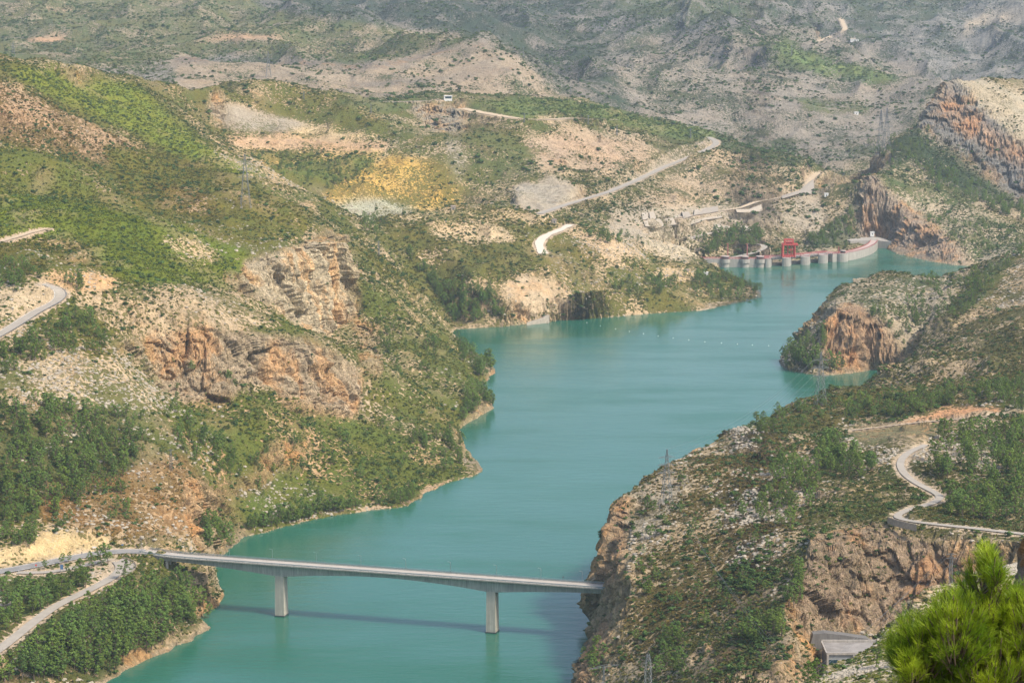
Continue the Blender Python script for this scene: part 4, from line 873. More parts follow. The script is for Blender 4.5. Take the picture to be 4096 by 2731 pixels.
def make_bush(k, mat, n=90, size=0.09):
    r = np.random.default_rng(300+k); m = 7
    an = r.random(m)*6.28; rr = r.random(m)**0.5*0.32
    cs = np.stack([np.cos(an)*rr, np.sin(an)*rr, 0.16+0.22*r.random(m)], 1); cs[0] = (0, 0, .3)
    return leaf_mesh('shrub', leaves(cs, r.uniform(0.16, 0.26, m), n//m, size, r, 0.8), mat)
PINES = [make_pine(k) for k in range(7)]
TRUNKS = []
for k, (cm, tr) in enumerate(PINES):
    o = tr.build('trunk', MT['bark']); TRUNKS.append(o.data); bpy.data.objects.remove(o)
BUSH = [make_bush(k, MT['bush'], 150, 0.075) for k in range(5)]; SCRUB = [make_bush(20+k, MT['scrub'], 56, 0.12) for k in range(5)]
def whole_pine(k):
    """trunk and crown in one mesh, for the distant woods"""
    me = bpy.data.meshes.new('pine_tree'); bm = bmesh.new(); bm.from_mesh(PINES[k][0]); n0 = len(bm.faces); bm.from_mesh(TRUNKS[k])
    bm.faces.ensure_lookup_table()
    for i in range(n0, len(bm.faces)): bm.faces[i].material_index = 1
    bm.to_mesh(me); bm.free(); me.materials.append(MT['pine']); me.materials.append(MT['bark']); return me
def rock_mesh(k):
    r = random.Random(k); bm = bmesh.new(); bmesh.ops.create_icosphere(bm, subdivisions=2, radius=0.5)
    for v in bm.verts:
        n = mnoise.noise(v.co*2.3+Vector((k*3.1, 0, 0))); v.co *= 1+0.55*n; v.co.z *= 0.62
        v.co.x = round(v.co.x*5)/5*0.5+v.co.x*0.5
    me = bpy.data.meshes.new('rock'); bm.to_mesh(me); bm.free(); me.materials.append(MT['stone']); return me
def instancer(name, meshes, P, rot, scl, idx, colr=None, zs=None):
    """one object that places the given meshes on its own points"""
    me = bpy.data.meshes.new(name); n = len(P); me.vertices.add(n); me.vertices.foreach_set('co', np.asarray(P, np.float32).reshape(-1))
    def at(nm, ty, key, v): a = me.attributes.new(nm, ty, 'POINT'); a.data.foreach_set(key, v)
    R = np.zeros((n, 3), np.float32); R[:, 2] = rot; at('rot', 'FLOAT_VECTOR', 'vector', R.reshape(-1))
    Sc = np.repeat(np.asarray(scl, np.float32)[:, None], 3, 1)
    if zs is not None: Sc[:, 2] *= zs
    at('scl', 'FLOAT_VECTOR', 'vector', Sc.reshape(-1)); at('idx', 'INT', 'value', np.asarray(idx, np.int32))
    if colr is not None:
        a = me.attributes.new('vcol', 'FLOAT_COLOR', 'POINT'); a.data.foreach_set('color', np.c_[colr, np.ones(n)].astype(np.float32).reshape(-1))
    o = bpy.data.objects.new(name, me); col.objects.link(o)
    ng = bpy.data.node_groups.new(name, 'GeometryNodeTree'); ng.interface.new_socket('Geometry', in_out='INPUT', socket_type='NodeSocketGeometry'); ng.interface.new_socket('Geometry', in_out='OUTPUT', socket_type='NodeSocketGeometry')
    gi, go = ng.nodes.new('NodeGroupInput'), ng.nodes.new('NodeGroupOutput'); ip = ng.nodes.new('GeometryNodeInstanceOnPoints'); jn = ng.nodes.new('GeometryNodeJoinGeometry')
    for m_ in reversed(meshes):
        po = bpy.data.objects.new(m_.name, m_); oi = ng.nodes.new('GeometryNodeObjectInfo'); oi.inputs['Object'].default_value = po; oi.inputs['As Instance'].default_value = True
        ng.links.new(oi.outputs['Geometry'], jn.inputs[0])
    def na(nm, ty):
        a = ng.nodes.new('GeometryNodeInputNamedAttribute'); a.data_type = ty; a.inputs[0].default_value = nm
        return [s for s in a.outputs if s.enabled and s.name == 'Attribute'][0]
    ng.links.new(gi.outputs[0], ip.inputs['Points']); ng.links.new(jn.outputs[0], ip.inputs['Instance']); ip.inputs['Pick Instance'].default_value = True
    ng.links.new(na('idx', 'INT'), ip.inputs['Instance Index']); ng.links.new(na('rot', 'FLOAT_VECTOR'), ip.inputs['Rotation']); ng.links.new(na('scl', 'FLOAT_VECTOR'), ip.inputs['Scale'])
    ng.links.new(ip.outputs[0], go.inputs[0]); md = o.modifiers.new('place', 'NODES'); md.node_group = ng
    return o
# ---- scatter on the terrain built from image pixels
P0 = np.stack([XG, YG, ZG], -1); e1 = P0[1:, :-1]-P0[:-1, :-1]; e2 = P0[:-1, 1:]-P0[:-1, :-1]
CR = np.cross(e1, e2); AREA = np.linalg.norm(CR, axis=-1); NZ = np.abs(CR[..., 2])/(AREA+1e-9)
tops = np.minimum.accumulate(np.where(YG > 500, PY, 9999), axis=1); NEARVIS = ((PY <= tops+22) & (PX > -40) & (PX < 2392) & (PY > -30) & (PY < 1620))[:-1, :-1]
del P0, e1, e2, CR
def scatter(n, wgt, r):
    w = (wgt*AREA*NEARVIS).reshape(-1).astype(np.float64); c = np.cumsum(w); k = np.searchsorted(c, r.random(n)*c[-1]); k = np.minimum(k, len(c)-1)
    i, j = np.unravel_index(k, AREA.shape); a, b = r.random(n), r.random(n)
    g = lambda A: A[i, j]*(1-a)*(1-b)+A[i+1, j]*a*(1-b)+A[i, j+1]*(1-a)*b+A[i+1, j+1]*a*b
    return i, j, np.stack([g(XG), g(YG), g(ZG)], 1)
Ti = TT[:-1, :-1]; Zi = ZG[:-1, :-1]; cov = SOIL[:-1, :-1, 3]; rk = VEG[:-1, :-1, 3]; rdm = roadm[:-1, :-1]
NOVEG = [[(1940,992),(2000,974),(2195,962),(2205,985),(2140,1004),(2080,1032),(1985,1024)], [(2055,972),(2160,936),(2300,934),(2300,948),(2150,968)], [(-200,1320),(0,1303),(120,1284),(250,1258),(250,1240),(200,1228),(110,1222),(60,1255),(-200,1275)], [(472,243),(545,240),(655,268),(725,290),(690,303),(560,303),(508,298)], [(1178,432),(1262,404),(1345,438),(1320,462),(1255,488),(1185,470)]]
nv = np.zeros(Ti.shape, bool)
for P_ in NOVEG: nv |= inside(PX[:-1, :-1], PY[:-1, :-1], P_) & (Ti > 1000)
dry = (~nv)*(Zi > 0.9)*(rdm < 0.1)*((Zi > 0) | (Ti > 2850))
pn = vn2(XG[:-1, :-1]/110, YG[:-1, :-1]/150, 83)*0.55 + vn2(XG[:-1, :-1]/38, YG[:-1, :-1]/46, 81)*0.5 + vn2(XG[:-1, :-1]/13, YG[:-1, :-1]/13, 82)*0.4
cp = np.clip(cov+0.85*pn, 0.0, 1.3)
r_ = np.random.default_rng(5)
bands = [((Ti > 550)*(Ti < 900), 9000, .35, 1.0), ((Ti >= 900)*(Ti < 1500), 36000, .7, 2.0), ((Ti >= 1500)*(Ti < 2150), 42000, .9, 2.6), ((Ti >= 2150)*(Ti < 3300), 46000, 1.2, 3.4), ((Ti >= 3300)*(Ti < 5600), 34000, 2.0, 5.2)]
Ps, Ss, Cs = [], [], []
for msk, n, s0, s1 in bands:
    i, j, p = scatter(n, msk*dry*(cp**1.9)*(1-0.8*np.clip(rk, 0, 1))*np.clip(NZ*1.6, 0.25, 1), r_)
    p[:, 2] -= 0.15; Ps.append(p); Ss.append(s0+(s1-s0)*r_.random(n)**2.2)
    c = VEG[i, j, :3]*(0.72+0.5*r_.random((n, 1))); dk = (r_.random(n) < 0.28)[:, None]
    c = c*np.array([[1.15, 1.15, 1.1]]); Cs.append(np.where(dk, np.array([[.055, .10, .03]])*(0.7+0.6*r_.random((n, 1)))*(1+0.4*(p[:, 1:2] > 3300)), c))
P_, S_, C_ = np.concatenate(Ps), np.concatenate(Ss), np.concatenate(Cs); n = len(P_)
sc_o = instancer('scrub', SCRUB, P_, r_.random(n)*6.28, S_*1.25, r_.integers(0, 5, n), C_, 0.55+0.45*r_.random(n))
tag(sc_o, 'low olive green scrub covering the stony slopes', 'scrub', kind='stuff')
Ps, Ss = [], []
for msk, n, s0, s1 in (((Ti > 500)*(Ti < 900), 16000, .2, 1.3), ((Ti >= 900)*(Ti < 1600), 11000, .4, 2.6), ((Ti >= 1600)*(Ti < 2700), 8000, .6, 3.0)):
    i, j, p = scatter(n, msk*dry*(np.clip(0.75-cp, 0.02, 1)**2)*(0.15+0.85*(pn < -.1))*(rk < 0.5), r_); Ps.append(p); Ss.append(s0+(s1-s0)*r_.random(n)**3.5)
P_, S_ = np.concatenate(Ps), np.concatenate(Ss); n = len(P_)
rk_o = instancer('rubble', [rock_mesh(k) for k in range(5)], P_, r_.random(n)*6.28, S_, r_.integers(0, 5, n), None, 0.6+0.6*r_.random(n))
tag(rk_o, 'pale limestone blocks and rubble strewn over the slopes', 'rubble', kind='stuff')
# ---- pines: woods outlined in the photo (outline, how many, least and greatest height, label, group)
WOODS = [
 ([(0,1500),(150,1408),(240,1352),(330,1312),(372,1332),(420,1345),(470,1400),(450,1436),(370,1485),(240,1560),(0,1568)], 250, 8, 13, 'tall green pine in the dense wood between the old road and the lake', 'pines of the wood below the old road'),
 ([(0,1345),(120,1338),(235,1335),(150,1385),(60,1430),(0,1462)], 60, 5, 10, 'pine on the strip between the two roads by the bridge', 'pines between the two roads'),
 ([(0,930),(140,930),(330,960),(340,1050),(250,1130),(0,1240)], 210, 7, 11, 'pine on the left hillside above the yellow road cutting', 'pines on the left hillside'),
 ([(100,1040),(330,1050),(300,1200),(0,1240)], 45, 6, 9, 'pine on the left hillside above the yellow road cutting', 'pines on the left hillside'),
 ([(380,930),(440,960),(540,1040),(560,1100),(430,1060),(390,1000)], 60, 6, 10, 'pine in the green gully under the orange crag', 'pines under the orange crag'),
 ([(60,765),(160,700),(230,760),(260,810),(150,820),(0,870),(0,790)], 62, 7, 11, 'pine beside the upper road on the left slope', 'pines beside the upper left road'),
 ([(0,600),(70,610),(100,645),(60,672),(0,680)], 26, 7, 11, 'pine above the bend of the upper left road', 'pines above the upper left bend'),
 ([(130,640),(200,640),(190,690),(160,670)], 14, 5, 9, 'pine inside the bend of the upper left road', 'pines inside the upper left bend'),
 ([(462,1190),(545,1235),(525,1268),(475,1268)], 30, 8, 12, 'bright pine at the head of the cove behind the bridge', 'pines of the cove behind the bridge'),
 ([(545,1225),(620,1200),(850,1150),(950,1135),(960,1155),(850,1166),(620,1212)], 90, 6, 11, 'pine standing on the shore of the left bank', 'pines along the left shore'),
 ([(1045,765),(1140,830),(1138,848),(1100,872),(1060,830)], 34, 9, 14, 'pine on the point of the left bank below the rocky spur', 'pines on the upper left point'),
 ([(1080,885),(1134,918),(1130,938),(1055,975)], 38, 9, 13, 'pine leaning over the water on the middle left point', 'pines on the middle left point'),
 ([(940,1000),(1060,985),(1080,1070),(990,1100)], 34, 6, 10, 'pine near the tip of the lower left headland', 'pines on the lower left headland'),
 ([(560,1000),(1000,960),(1070,1060),(900,1140),(600,1190)], 95, 5, 9, 'pine scattered among scrub on the slope above the left shore', 'scattered pines above the left shore'),
 ([(840,700),(1010,800),(1050,900),(900,860)], 40, 6, 10, 'pine on the steep slope right of the pale crag', 'pines right of the pale crag'),
 ([(380,800),(800,990),(620,1000),(400,930)], 10, 5, 8, 'pine clinging to the cliffs of the left bank', 'pines on the left cliffs'),
 ([(1000,680),(1060,665),(1130,690),(1160,735),(1040,745)], 70, 8, 13, 'pine in the wood at the foot of the peninsula', 'pines at the foot of the peninsula'),
 ([(930,580),(1000,640),(1020,700),(960,620)], 30, 7, 11, 'pine in the ravine behind the left spur', 'pines of the ravine'),
 ([(1400,652),(1560,640),(1560,680),(1400,690)], 36, 7, 12, 'pine in the middle of the peninsula', 'pines on the middle of the peninsula'),
 ([(1570,640),(1690,640),(1748,672),(1700,693),(1600,692)], 64, 8, 13, 'dark pine at the tip of the peninsula before the dam', 'pines on the tip of the peninsula'),
 ([(1060,560),(1640,620),(1600,700),(1060,700)], 60, 4, 8, 'small pine scattered over the peninsula', 'scattered pines of the peninsula'),
 ([(560,345),(800,370),(880,390),(760,440),(640,410)], 70, 6, 10, 'pine under the terraced quarry face', 'pines under the quarry'),
 ([(820,500),(890,505),(880,545),(840,540)], 22, 6, 10, 'pine in the saddle beside the olive dome', 'pines of the saddle'),
 ([(1600,555),(1640,542),(1700,535),(1760,540),(1760,560),(1700,580),(1620,590)], 80, 9, 14, 'pine in the wood behind the dam', 'pines behind the dam'),
 ([(1320,530),(1460,545),(1500,570),(1380,560)], 30, 6, 9, 'pine on the bank left of the concrete terraces', 'pines left of the terraces'),
 ([(1850,560),(1960,490),(1975,540),(1890,568)], 70, 7, 11, 'dark pine on the shaded slope beside the dam cliff', 'pines beside the dam cliff'),
 ([(2080,360),(2352,470),(2352,515),(2150,440)], 130, 8, 12, 'dark pine below the banded rock slab', 'pines below the banded slab'),
 ([(1990,330),(2130,292),(2150,340),(2050,400)], 60, 6, 10, 'dark pine on the ridge by the twin pylons', 'pines by the twin pylons'),
 ([(2080,470),(2352,540),(2352,600),(2200,575)], 80, 6, 9, 'pine on the terrace above the dam cliff', 'pines above the dam cliff'),
 ([(1785,832),(1830,790),(1895,760),(1890,838),(1955,845),(1930,860),(1800,848)], 62, 8, 14, 'dark pine on the islet at the foot of the rock headland', 'pines at the foot of the rock headland'),
 ([(1990,720),(2080,700),(2130,640),(2190,650),(2090,790),(2070,800)], 60, 6, 10, 'pine on top of the rock headland', 'pines on the rock headland'),
 ([(2200,645),(2290,600),(2352,600),(2230,720),(2130,740)], 52, 7, 11, 'pine on the crest behind the rock headland', 'pines on the crest by the headland'),
 ([(1880,930),(2352,880),(2352,945),(1950,965)], 150, 6, 10, 'pine in the belt above the red bank on the right hill', 'pines above the red bank'),
 ([(1720,962),(1900,925),(1880,990),(1740,1005)], 44, 5, 8, 'pine around the riverside pylon on the right hill', 'pines around the riverside pylon'),
 ([(1880,1010),(2050,1045),(1990,1100),(1880,1090)], 80, 6, 10, 'pine below the terraced field', 'pines below the field'),
 ([(1790,1050),(1900,1090),(1820,1230),(1730,1180)], 100, 5, 9, 'pine in the shallow valley in the middle of the right hill', 'pines in the middle of the right hill'),
 ([(2150,985),(2352,990),(2352,1090),(2160,1105),(2110,1060)], 110, 6, 11, 'pine above the winding road on the right hill', 'pines above the winding road'),
 ([(2175,1125),(2352,1110),(2352,1205),(2180,1190)], 70, 6, 11, 'pine below the bends of the winding road', 'pines below the winding road'),
 ([(1835,1300),(1800,1420),(1850,1400)], 16, 6, 9, 'pine in the cleft beside the red cliff', 'pines beside the red cliff'),
 ([(1700,1440),(1790,1425),(1800,1475),(1700,1485)], 34, 6, 9, 'pine in the hollow left of the powerhouse', 'pines left of the powerhouse'),
 ([(1500,1490),(1560,1470),(1570,1560),(1510,1560)], 14, 7, 10, 'pine near the lower edge of the right hill', 'pines low on the right hill'),
 ([(1340,1500),(1380,1480),(1400,1560),(1340,1550)], 7, 8, 12, 'dark pine at the foot of the bridge cliff', 'pines at the foot of the bridge cliff'),
 ([(1450,1120),(1850,1060),(1830,1300),(1620,1560),(1420,1540)], 75, 4, 7, 'small pine scattered over the right hill', 'scattered pines of the right hill'),
 ([(60,1270),(120,1222),(60,1235),(0,1230),(0,1262)], 16, 6, 9, 'pine along the top of the yellow road cutting', 'pines on top of the cutting'),
]
SINGLES = [(248,1297,12,'tall pine beside the hairpin, right of the pair'),(233,1299,11,'tall pine beside the hairpin, left of the pair'),(211,1303,9,'pine next to the lay-by left of the tall pair'),(163,1337,10,'pine right of the blue road sign'),(183,1337,13,'largest pine on the bank inside the hairpin'),(193,1346,11,'pine leaning over the old road inside the hairpin'),(142,1297,6.5,'left one of two small pines on the verge of the main road'),(158,1293,6,'right one of two small pines on the verge of the main road'),(103,1307,5.5,'small yellowish pine on the traffic island'),(285,1332,11,'pine against the curved stone wall'),(327,1317,10,'narrow pine before the concrete abutment'),(367,1317,9,'pine under the left end of the bridge girder'),(432,1352,9.5,'dark pine on the headland under the bridge'),(478,1420,8,'lone pine at the tip of the spit below the bridge'),
 (2046,1415,4.5,'left one of the pines on the crest of the near shoulder'),(2075,1408,5,'middle one of the pines on the crest of the near shoulder'),(2088,1402,4,'right one of the pines on the crest of the near shoulder'),(2012,1536,6,'light pine low on the near shoulder'),(1962,1504,3,'small pine beside the powerhouse roof'),(1990,1478,4,'dark pine behind the powerhouse roof'),(2060,1530,3.5,'small pine on the pale near shoulder'),(1855,1580,7,'bright pine crown at the lower edge below the powerhouse'),(1880,1575,7,'bright pine crown right under the powerhouse corner')]
rp = np.random.default_rng(11); TREES = []
RPX = np.concatenate([np.stack(project(*ROADS[k_][0].T)[:2], 1) for k_ in ('main_west', 'old_road', 'slip_road', 'right_road', 'upper_left')] + [np.array([(a_, b_) for a_ in range(266, 318, 6) for b_ in range(1282, 1322, 8)]+[(a_, b_) for a_ in range(318, 400, 6) for b_ in range(1268, 1304, 8)], float)])
for px, py, h, lb in SINGLES:
    s = sight(px, py)
    if s: TREES.append((s, h, lb, None, 1e9))
for poly, n, h0, h1, lb, gr in WOODS:
    q = np.array(poly, float); lo, hi = q.min(0), q.max(0); k = 0; tries = 0
    while k < n and tries < n*12:
        tries += 1; x, y = lo + rp.random(2)*(hi-lo)
        if not inside(np.array([x]), np.array([y]), poly)[0]: continue
        s = sight(x, y)
        if s is None or s[2] < 0.5: continue
        if any(inside(np.array([x]), np.array([y - q_*h1*FPX/project(*s)[2]*0.85]), P_)[0] for P_ in NOVEG[:3] for q_ in (0, .5, 1)) and rp.random() < .9: continue
        if rp.random() < 0.985:
            hp_ = h1*FPX/project(*s)[2]
            if ((np.abs(RPX[:, 0]-x) < hp_*0.32) & (RPX[:, 1] < y+3) & (RPX[:, 1] > y-hp_*0.95)).any(): continue
        k += 1; h = (h0-1.5)+(h1-h0+2.0)*rp.random()**1.2; _, _, t = project(*s); TREES.append((s, h*(1.12 if t < 1500 else 1.0), lb, gr, h/t))
TREES.sort(key=lambda a: -a[4])
lab_n = {}
def add_pine(s, h, lb, gr):
    k = int(rp.integers(0, 7)); t = thing('pine_tree', lb, 'pine tree', (s[0], s[1], s[2]-0.2), gr)
    t.rotation_euler = (0, 0, rp.random()*6.28); w = h*(0.78+0.36*rp.random()); t.scale = (w, w, h)
    for nm, me in (('trunk', TRUNKS[k]), ('crown', PINES[k][0])):
        c = bpy.data.objects.new(nm, me); col.objects.link(c); c.parent = t
NT = 300
for s, h, lb, gr, _ in TREES[:NT]: add_pine(s, h, lb, gr)
rest = TREES[NT:]; n = len(rest)
po = instancer('pine_woods', [whole_pine(k) for k in range(7)], [(s[0], s[1], s[2]-0.2) for s, *_ in rest], rp.random(n)*6.28, [h for _, h, *_ in rest], rp.integers(0, 7, n), None, np.ones(n))
po.modifiers[0].name = 'place'
tag(po, 'smaller and farther pines spread over both banks and the peninsula', 'pine trees', kind='stuff')
print('TREES', len(TREES))
# ---- round dark bushes: the largest 300 are things, the rest one object
def place_name(px, py, t):
    if t < 850: return 'the pale near shoulder beside the foreground pine', 'near shoulder'
    if px > 1300:
        if t < 1180: return 'the slopes around the red cliff and the powerhouse', 'red cliff slopes'
        if t < 1550: return 'the right hill between the bridge cliff and the winding road', 'right hill'
        if t < 2700: return 'the crest and headland on the right bank', 'right bank crest'
        return 'the slopes around the dam', 'dam slopes'
    if t < 1420: return 'the left bank around the bridge approach', 'bridge approach'
    if t < 1800: return 'the left bank under and above the orange crag', 'left crag slopes'
    if t < 2700: return 'the hills left of the lake and the peninsula', 'left hills'
    return 'the hill of the quarry and the viewpoint', 'quarry hill'
BP, BS = [], []
for msk, n, s0, s1 in (((Ti > 560)*(Ti < 900), 260, .9, 2.0), ((Ti >= 900)*(Ti < 1600), 2400, 1.8, 4.2), ((Ti >= 1600)*(Ti < 2800), 3000, 2.0, 5.0), ((Ti >= 2800)*(Ti < 5200), 5200, 3.0, 8.0)):
    i, j, p = scatter(n, msk*dry*(0.25+np.clip(cp, 0, 1))*(1-0.7*np.clip(rk, 0, 1))*(0.3+np.clip(vn2(XG[:-1, :-1]/60, YG[:-1, :-1]/60, 91)+0.3, 0, 1)), r_)
    p[:, 2] -= 0.15; BP.append(p); BS.append(s0+(s1-s0)*r_.random(n)**2)
BP, BS = np.concatenate(BP), np.concatenate(BS); bx, by, bt = project(BP[:, 0], BP[:, 1], BP[:, 2])
vis = (bx > 5) & (bx < 2345) & (by > 5) & (by < 1560)
order = np.argsort(-(BS/bt)*vis); BP, BS, bx, by, bt = BP[order], BS[order], bx[order], by[order], bt[order]
for k in range(300):
    wh, gr = place_name(bx[k], by[k], bt[k]); o = bpy.data.objects.new('shrub', BUSH[k % 5]); col.objects.link(o); o.location = BP[k]
    o.rotation_euler = (0, 0, r_.random()*6.28); o.scale = (BS[k]*1.2, BS[k]*1.2, BS[k]*(0.8+0.4*r_.random()))
    tag(o, 'round dark green bush on '+wh, 'bush', 'bushes of the '+gr)
n = len(BP)-300
bo = instancer('shrubs', BUSH, BP[300:], r_.random(n)*6.28, BS[300:]*1.2, r_.integers(0, 5, n), None, 0.7+0.3*r_.random(n))
tag(bo, 'smaller dark bushes dotted over the slopes and far hills', 'bushes', kind='stuff')
# ------------------------------------------------------------------ built things
MT['asphalt'] = simple_mat('asphalt', (0.20, 0.195, 0.185), 0.9, 0.12, 0.3, c2=(0.25, 0.24, 0.225)); MT['pale_road'] = simple_mat('pale_road', (0.33, 0.295, 0.245), 0.95, 0.14, 0.25)
MT['dirt'] = simple_mat('dirt_track', (0.50, 0.39, 0.26), 0.95, 0.15, 0.3); MT['white_dirt'] = simple_mat('white_track', (0.60, 0.53, 0.43), 0.95, 0.1, 0.3)
MT['conc'] = simple_mat('bridge_concrete', (0.42, 0.41, 0.36), 0.85, 0.15, 0.25, streak=0.38); MT['pier'] = simple_mat('pier_concrete', (0.47, 0.435, 0.36), 0.85, 0.12, 0.35, streak=0.22)
MT['deckc'] = simple_mat('deck_surface', (0.40, 0.36, 0.31), 0.9, 0.1, 0.2); MT['paint'] = simple_mat('road_paint', (0.7, 0.7, 0.66), 0.8, 0.1, 1)
MT['damc'] = simple_mat('dam_concrete', (0.42, 0.385, 0.34), 0.85, 0.12, 0.3, streak=0.3); MT['damtop'] = simple_mat('dam_crest', (0.46, 0.36, 0.32), 0.9, 0.1, 0.3)
MT['red'] = simple_mat('red_paint', (0.50, 0.075, 0.065), 0.5, 0.12, 1); MT['darkred'] = simple_mat('faded_red_paint', (0.36, 0.12, 0.11), 0.6, 0.15, 1)
MT['black'] = simple_mat('dark_steel', (0.045, 0.05, 0.055), 0.5, 0.2, 1); MT['steel'] = simple_mat('galvanised_steel', (0.22, 0.235, 0.24), 0.5, 0.15, 1, metal=0.4)
MT['rail'] = simple_mat('rail_paint', (0.22, 0.31, 0.32), 0.5, 0.2, 1); MT['white'] = simple_mat('white_render', (0.78, 0.77, 0.73), 0.8, 0.08, 0.5); MT['roof'] = simple_mat('flat_roof_gravel', (0.27, 0.25, 0.23), 0.95, 0.2, 0.3, c2=(0.22, 0.20, 0.18))
MT['glass'] = simple_mat('dark_glass', (0.015, 0.05, 0.07), 0.15, 0.1, 1); MT['wallc'] = simple_mat('retaining_concrete', (0.40, 0.345, 0.275), 0.9, 0.12, 0.4, streak=0.3); MT['masonry'] = simple_mat('rubble_masonry', (0.33, 0.265, 0.19), 0.95, 0.3, 1.2, bump=0.5)
MT['grey_render'] = simple_mat('grey_render', (0.30, 0.32, 0.33), 0.85, 0.08, 0.6); MT['sign_blue'] = simple_mat('blue_sign', (0.08, 0.16, 0.30), 0.5, 0.1, 1); MT['skin'] = simple_mat('skin', (0.45, 0.27, 0.19), 0.6, 0.1, 4); MT['cloth'] = simple_mat('dark_clothes', (0.05, 0.06, 0.10), 0.9, 0.2, 4)
MT['sign_red'] = simple_mat('sign_red', (0.6, 0.06, 0.05), 0.5, 0.05, 2); MT['pink_rock'] = simple_mat('gate_steel', (0.17, 0.16, 0.145), 0.7, 0.15, 0.5, streak=0.3)
def ribbon(Q, w0, w1, dz, mb=None, side=None, wig=0.0):
    """strip from offset w0 to w1 (to the right of travel), dz above the line"""
    T = tangent(Q); nn = np.stack([T[:, 1], -T[:, 0]], 1); mb = mb or MB(); k = len(Q)
    wg = [wig*mnoise.noise(Vector((q[0]*0.09, q[1]*0.09, 3.0))) for q in Q]
    P = [(q[0]+n[0]*(w0-g), q[1]+n[1]*(w0-g), q[2]+dz) for q, n, g in zip(Q, nn, wg)] + [(q[0]+n[0]*(w1+g), q[1]+n[1]*(w1+g), q[2]+dz) for q, n, g in zip(Q, nn, wg)]
    return mb.poly(P, [(i, i+1, i+1+k, i+k) for i in range(k-1)])
def rail_line(Q, off, h, step, mb, w=0.12, posts=True, rails=(1.0,), z0=0.0):
    T = tangent(Q); nn = np.stack([T[:, 1], -T[:, 0]], 1); L = [Vector((q[0]+n[0]*off, q[1]+n[1]*off, q[2]+z0)) for q, n in zip(Q, nn)]
    for a, b in zip(L[:-1], L[1:]):
        for r in rails: mb.beam(a+Vector((0, 0, h*r)), b+Vector((0, 0, h*r)), w)
    if posts:
        d = 0.0
        for a, b in zip(L[:-1], L[1:]):
            s_ = (b-a).length
            while d < s_:
                p = a+(b-a)*(d/s_); mb.beam(p, p+Vector((0, 0, h)), w*0.8); d += step
            d -= s_
    return mb
RM = {'main_west': 'asphalt', 'old_road': 'pale_road', 'slip_road': 'pale_road', 'upper_left': 'pale_road', 'right_road': 'pale_road', 'hill_road': 'pale_road', 'dam_road': 'pale_road', 'terrace_road': 'dirt', 'dirt_track_crest': 'dirt', 'white_track': 'white_dirt', 'farm_track': 'dirt', 'field_track': 'dirt', 'terrace_track_left': 'dirt', 'mirador_track': 'pale_road'}
for key, (Q, w) in ROADS.items():
    Qf = smooth(resample(Q, 2.0), 4); soft = RM[key] in ('dirt', 'white_dirt')
    o = ribbon(Qf, -w/2, w/2, 0.12 if not soft else 0.18, wig=w*0.22 if soft else 0.15).build('track' if soft else 'road', MT[RM[key]]); o['kind'] = 'structure'
def paint(Q, offs, dash=None):
    mb = MB(); Qf = smooth(resample(Q, 2.0), 4)
    for off in offs: ribbon(Qf, off-0.12, off+0.12, 0.135, mb)
    o = mb.build('road_markings', MT['paint']); o['kind'] = 'structure'
paint(ROADS['main_west'][0], (-4.0, 4.0)); paint(ROADS['upper_left'][0], (-3.5, 3.5))
# ---- bridge
B1, B2 = Vector(at_z(647, 1412, 0)), Vector(at_z(1131, 1450, 0)); ax = (B2-B1).normalized(); nr = Vector((ax.y, -ax.x, 0)); LEN = (B2-B1).length; BZ = 27.2
if nr.y > 0: nr = -nr      # towards the camera
def bp(s, o, z): v = B1 + ax*s + nr*o; return (v.x, v.y, z)
SL, SR = -68.0, LEN+64.0
bridge = thing('road_bridge', 'grey concrete road bridge on two piers crossing the turquoise reservoir', 'bridge', bp(LEN/2, 0, 0))
def depth(s):
    d1, d2 = abs(s), abs(s-LEN)
    if s < 0: k = 1-min(1, -s/(0-SL)); return 2.3+4.2*k**1.7
    if s > LEN: k = 1-min(1, (s-LEN)/60); return 2.9+3.6*k**1.7
    k = abs(s-LEN/2)/(LEN/2); return 2.9+3.6*k**1.9
ns = 64; P = []; F = []
for i in range(ns+1):
    s = SL+(SR-SL)*i/ns; d = depth(s); P += [bp(s, 2.9, BZ-0.55), bp(s, 2.6, BZ-d), bp(s, -2.6, BZ-d), bp(s, -2.9, BZ-0.55)]
for i in range(ns):
    for a in range(4): b = (a+1) % 4; F.append((i*4+a, i*4+b, i*4+4+b, i*4+4+a))
F += [(0, 1, 2, 3), (ns*4, ns*4+3, ns*4+2, ns*4+1)]
MB().poly(P, F).build('girder', MT['conc'], bridge)
# approach of the deck curves into the road on the left
dl = [(SL-60*math.sin(t)*1.0, -(1-math.cos(t))*0, 0) for t in (0,)]
deckQ = np.array([bp(s, 0, BZ) for s in np.linspace(SR, SL+4, 60)]); Wq = ROADS['main_west'][0]
end = Wq[-1] if Wq[-1][0] > Wq[0][0] else Wq[0]
join = np.array([deckQ[-1], [(deckQ[-1][0]*0.62+end[0]*0.38), (deckQ[-1][1]*0.62+end[1]*0.38)+2.0, BZ], [end[0], end[1], 27.15]])
DQ = smooth(resample(np.vstack([deckQ, join[1:]]), 3.0), 14)
mb = MB(); T = tangent(DQ); nn = np.stack([T[:, 1], -T[:, 0]], 1); k = len(DQ); P = []
for q, n in zip(DQ, nn):
    for off, z in ((-5, 0), (5, 0), (5, -0.32), (3.1, -0.62), (-3.1, -0.62), (-5, -0.32)): P.append((q[0]+n[0]*off, q[1]+n[1]*off, q[2]+z))
F = [(i*6+a, i*6+(a+1) % 6, i*6+6+(a+1) % 6, i*6+6+a) for i in range(k-1) for a in range(6)]
mb.poly(P, F+[(0, 1, 2, 3, 4, 5)]); mb.build('deck_slab', MT['conc'], bridge)
ribbon(DQ, -3.9, 3.9, 0.06).build('roadway', MT['deckc'], bridge)
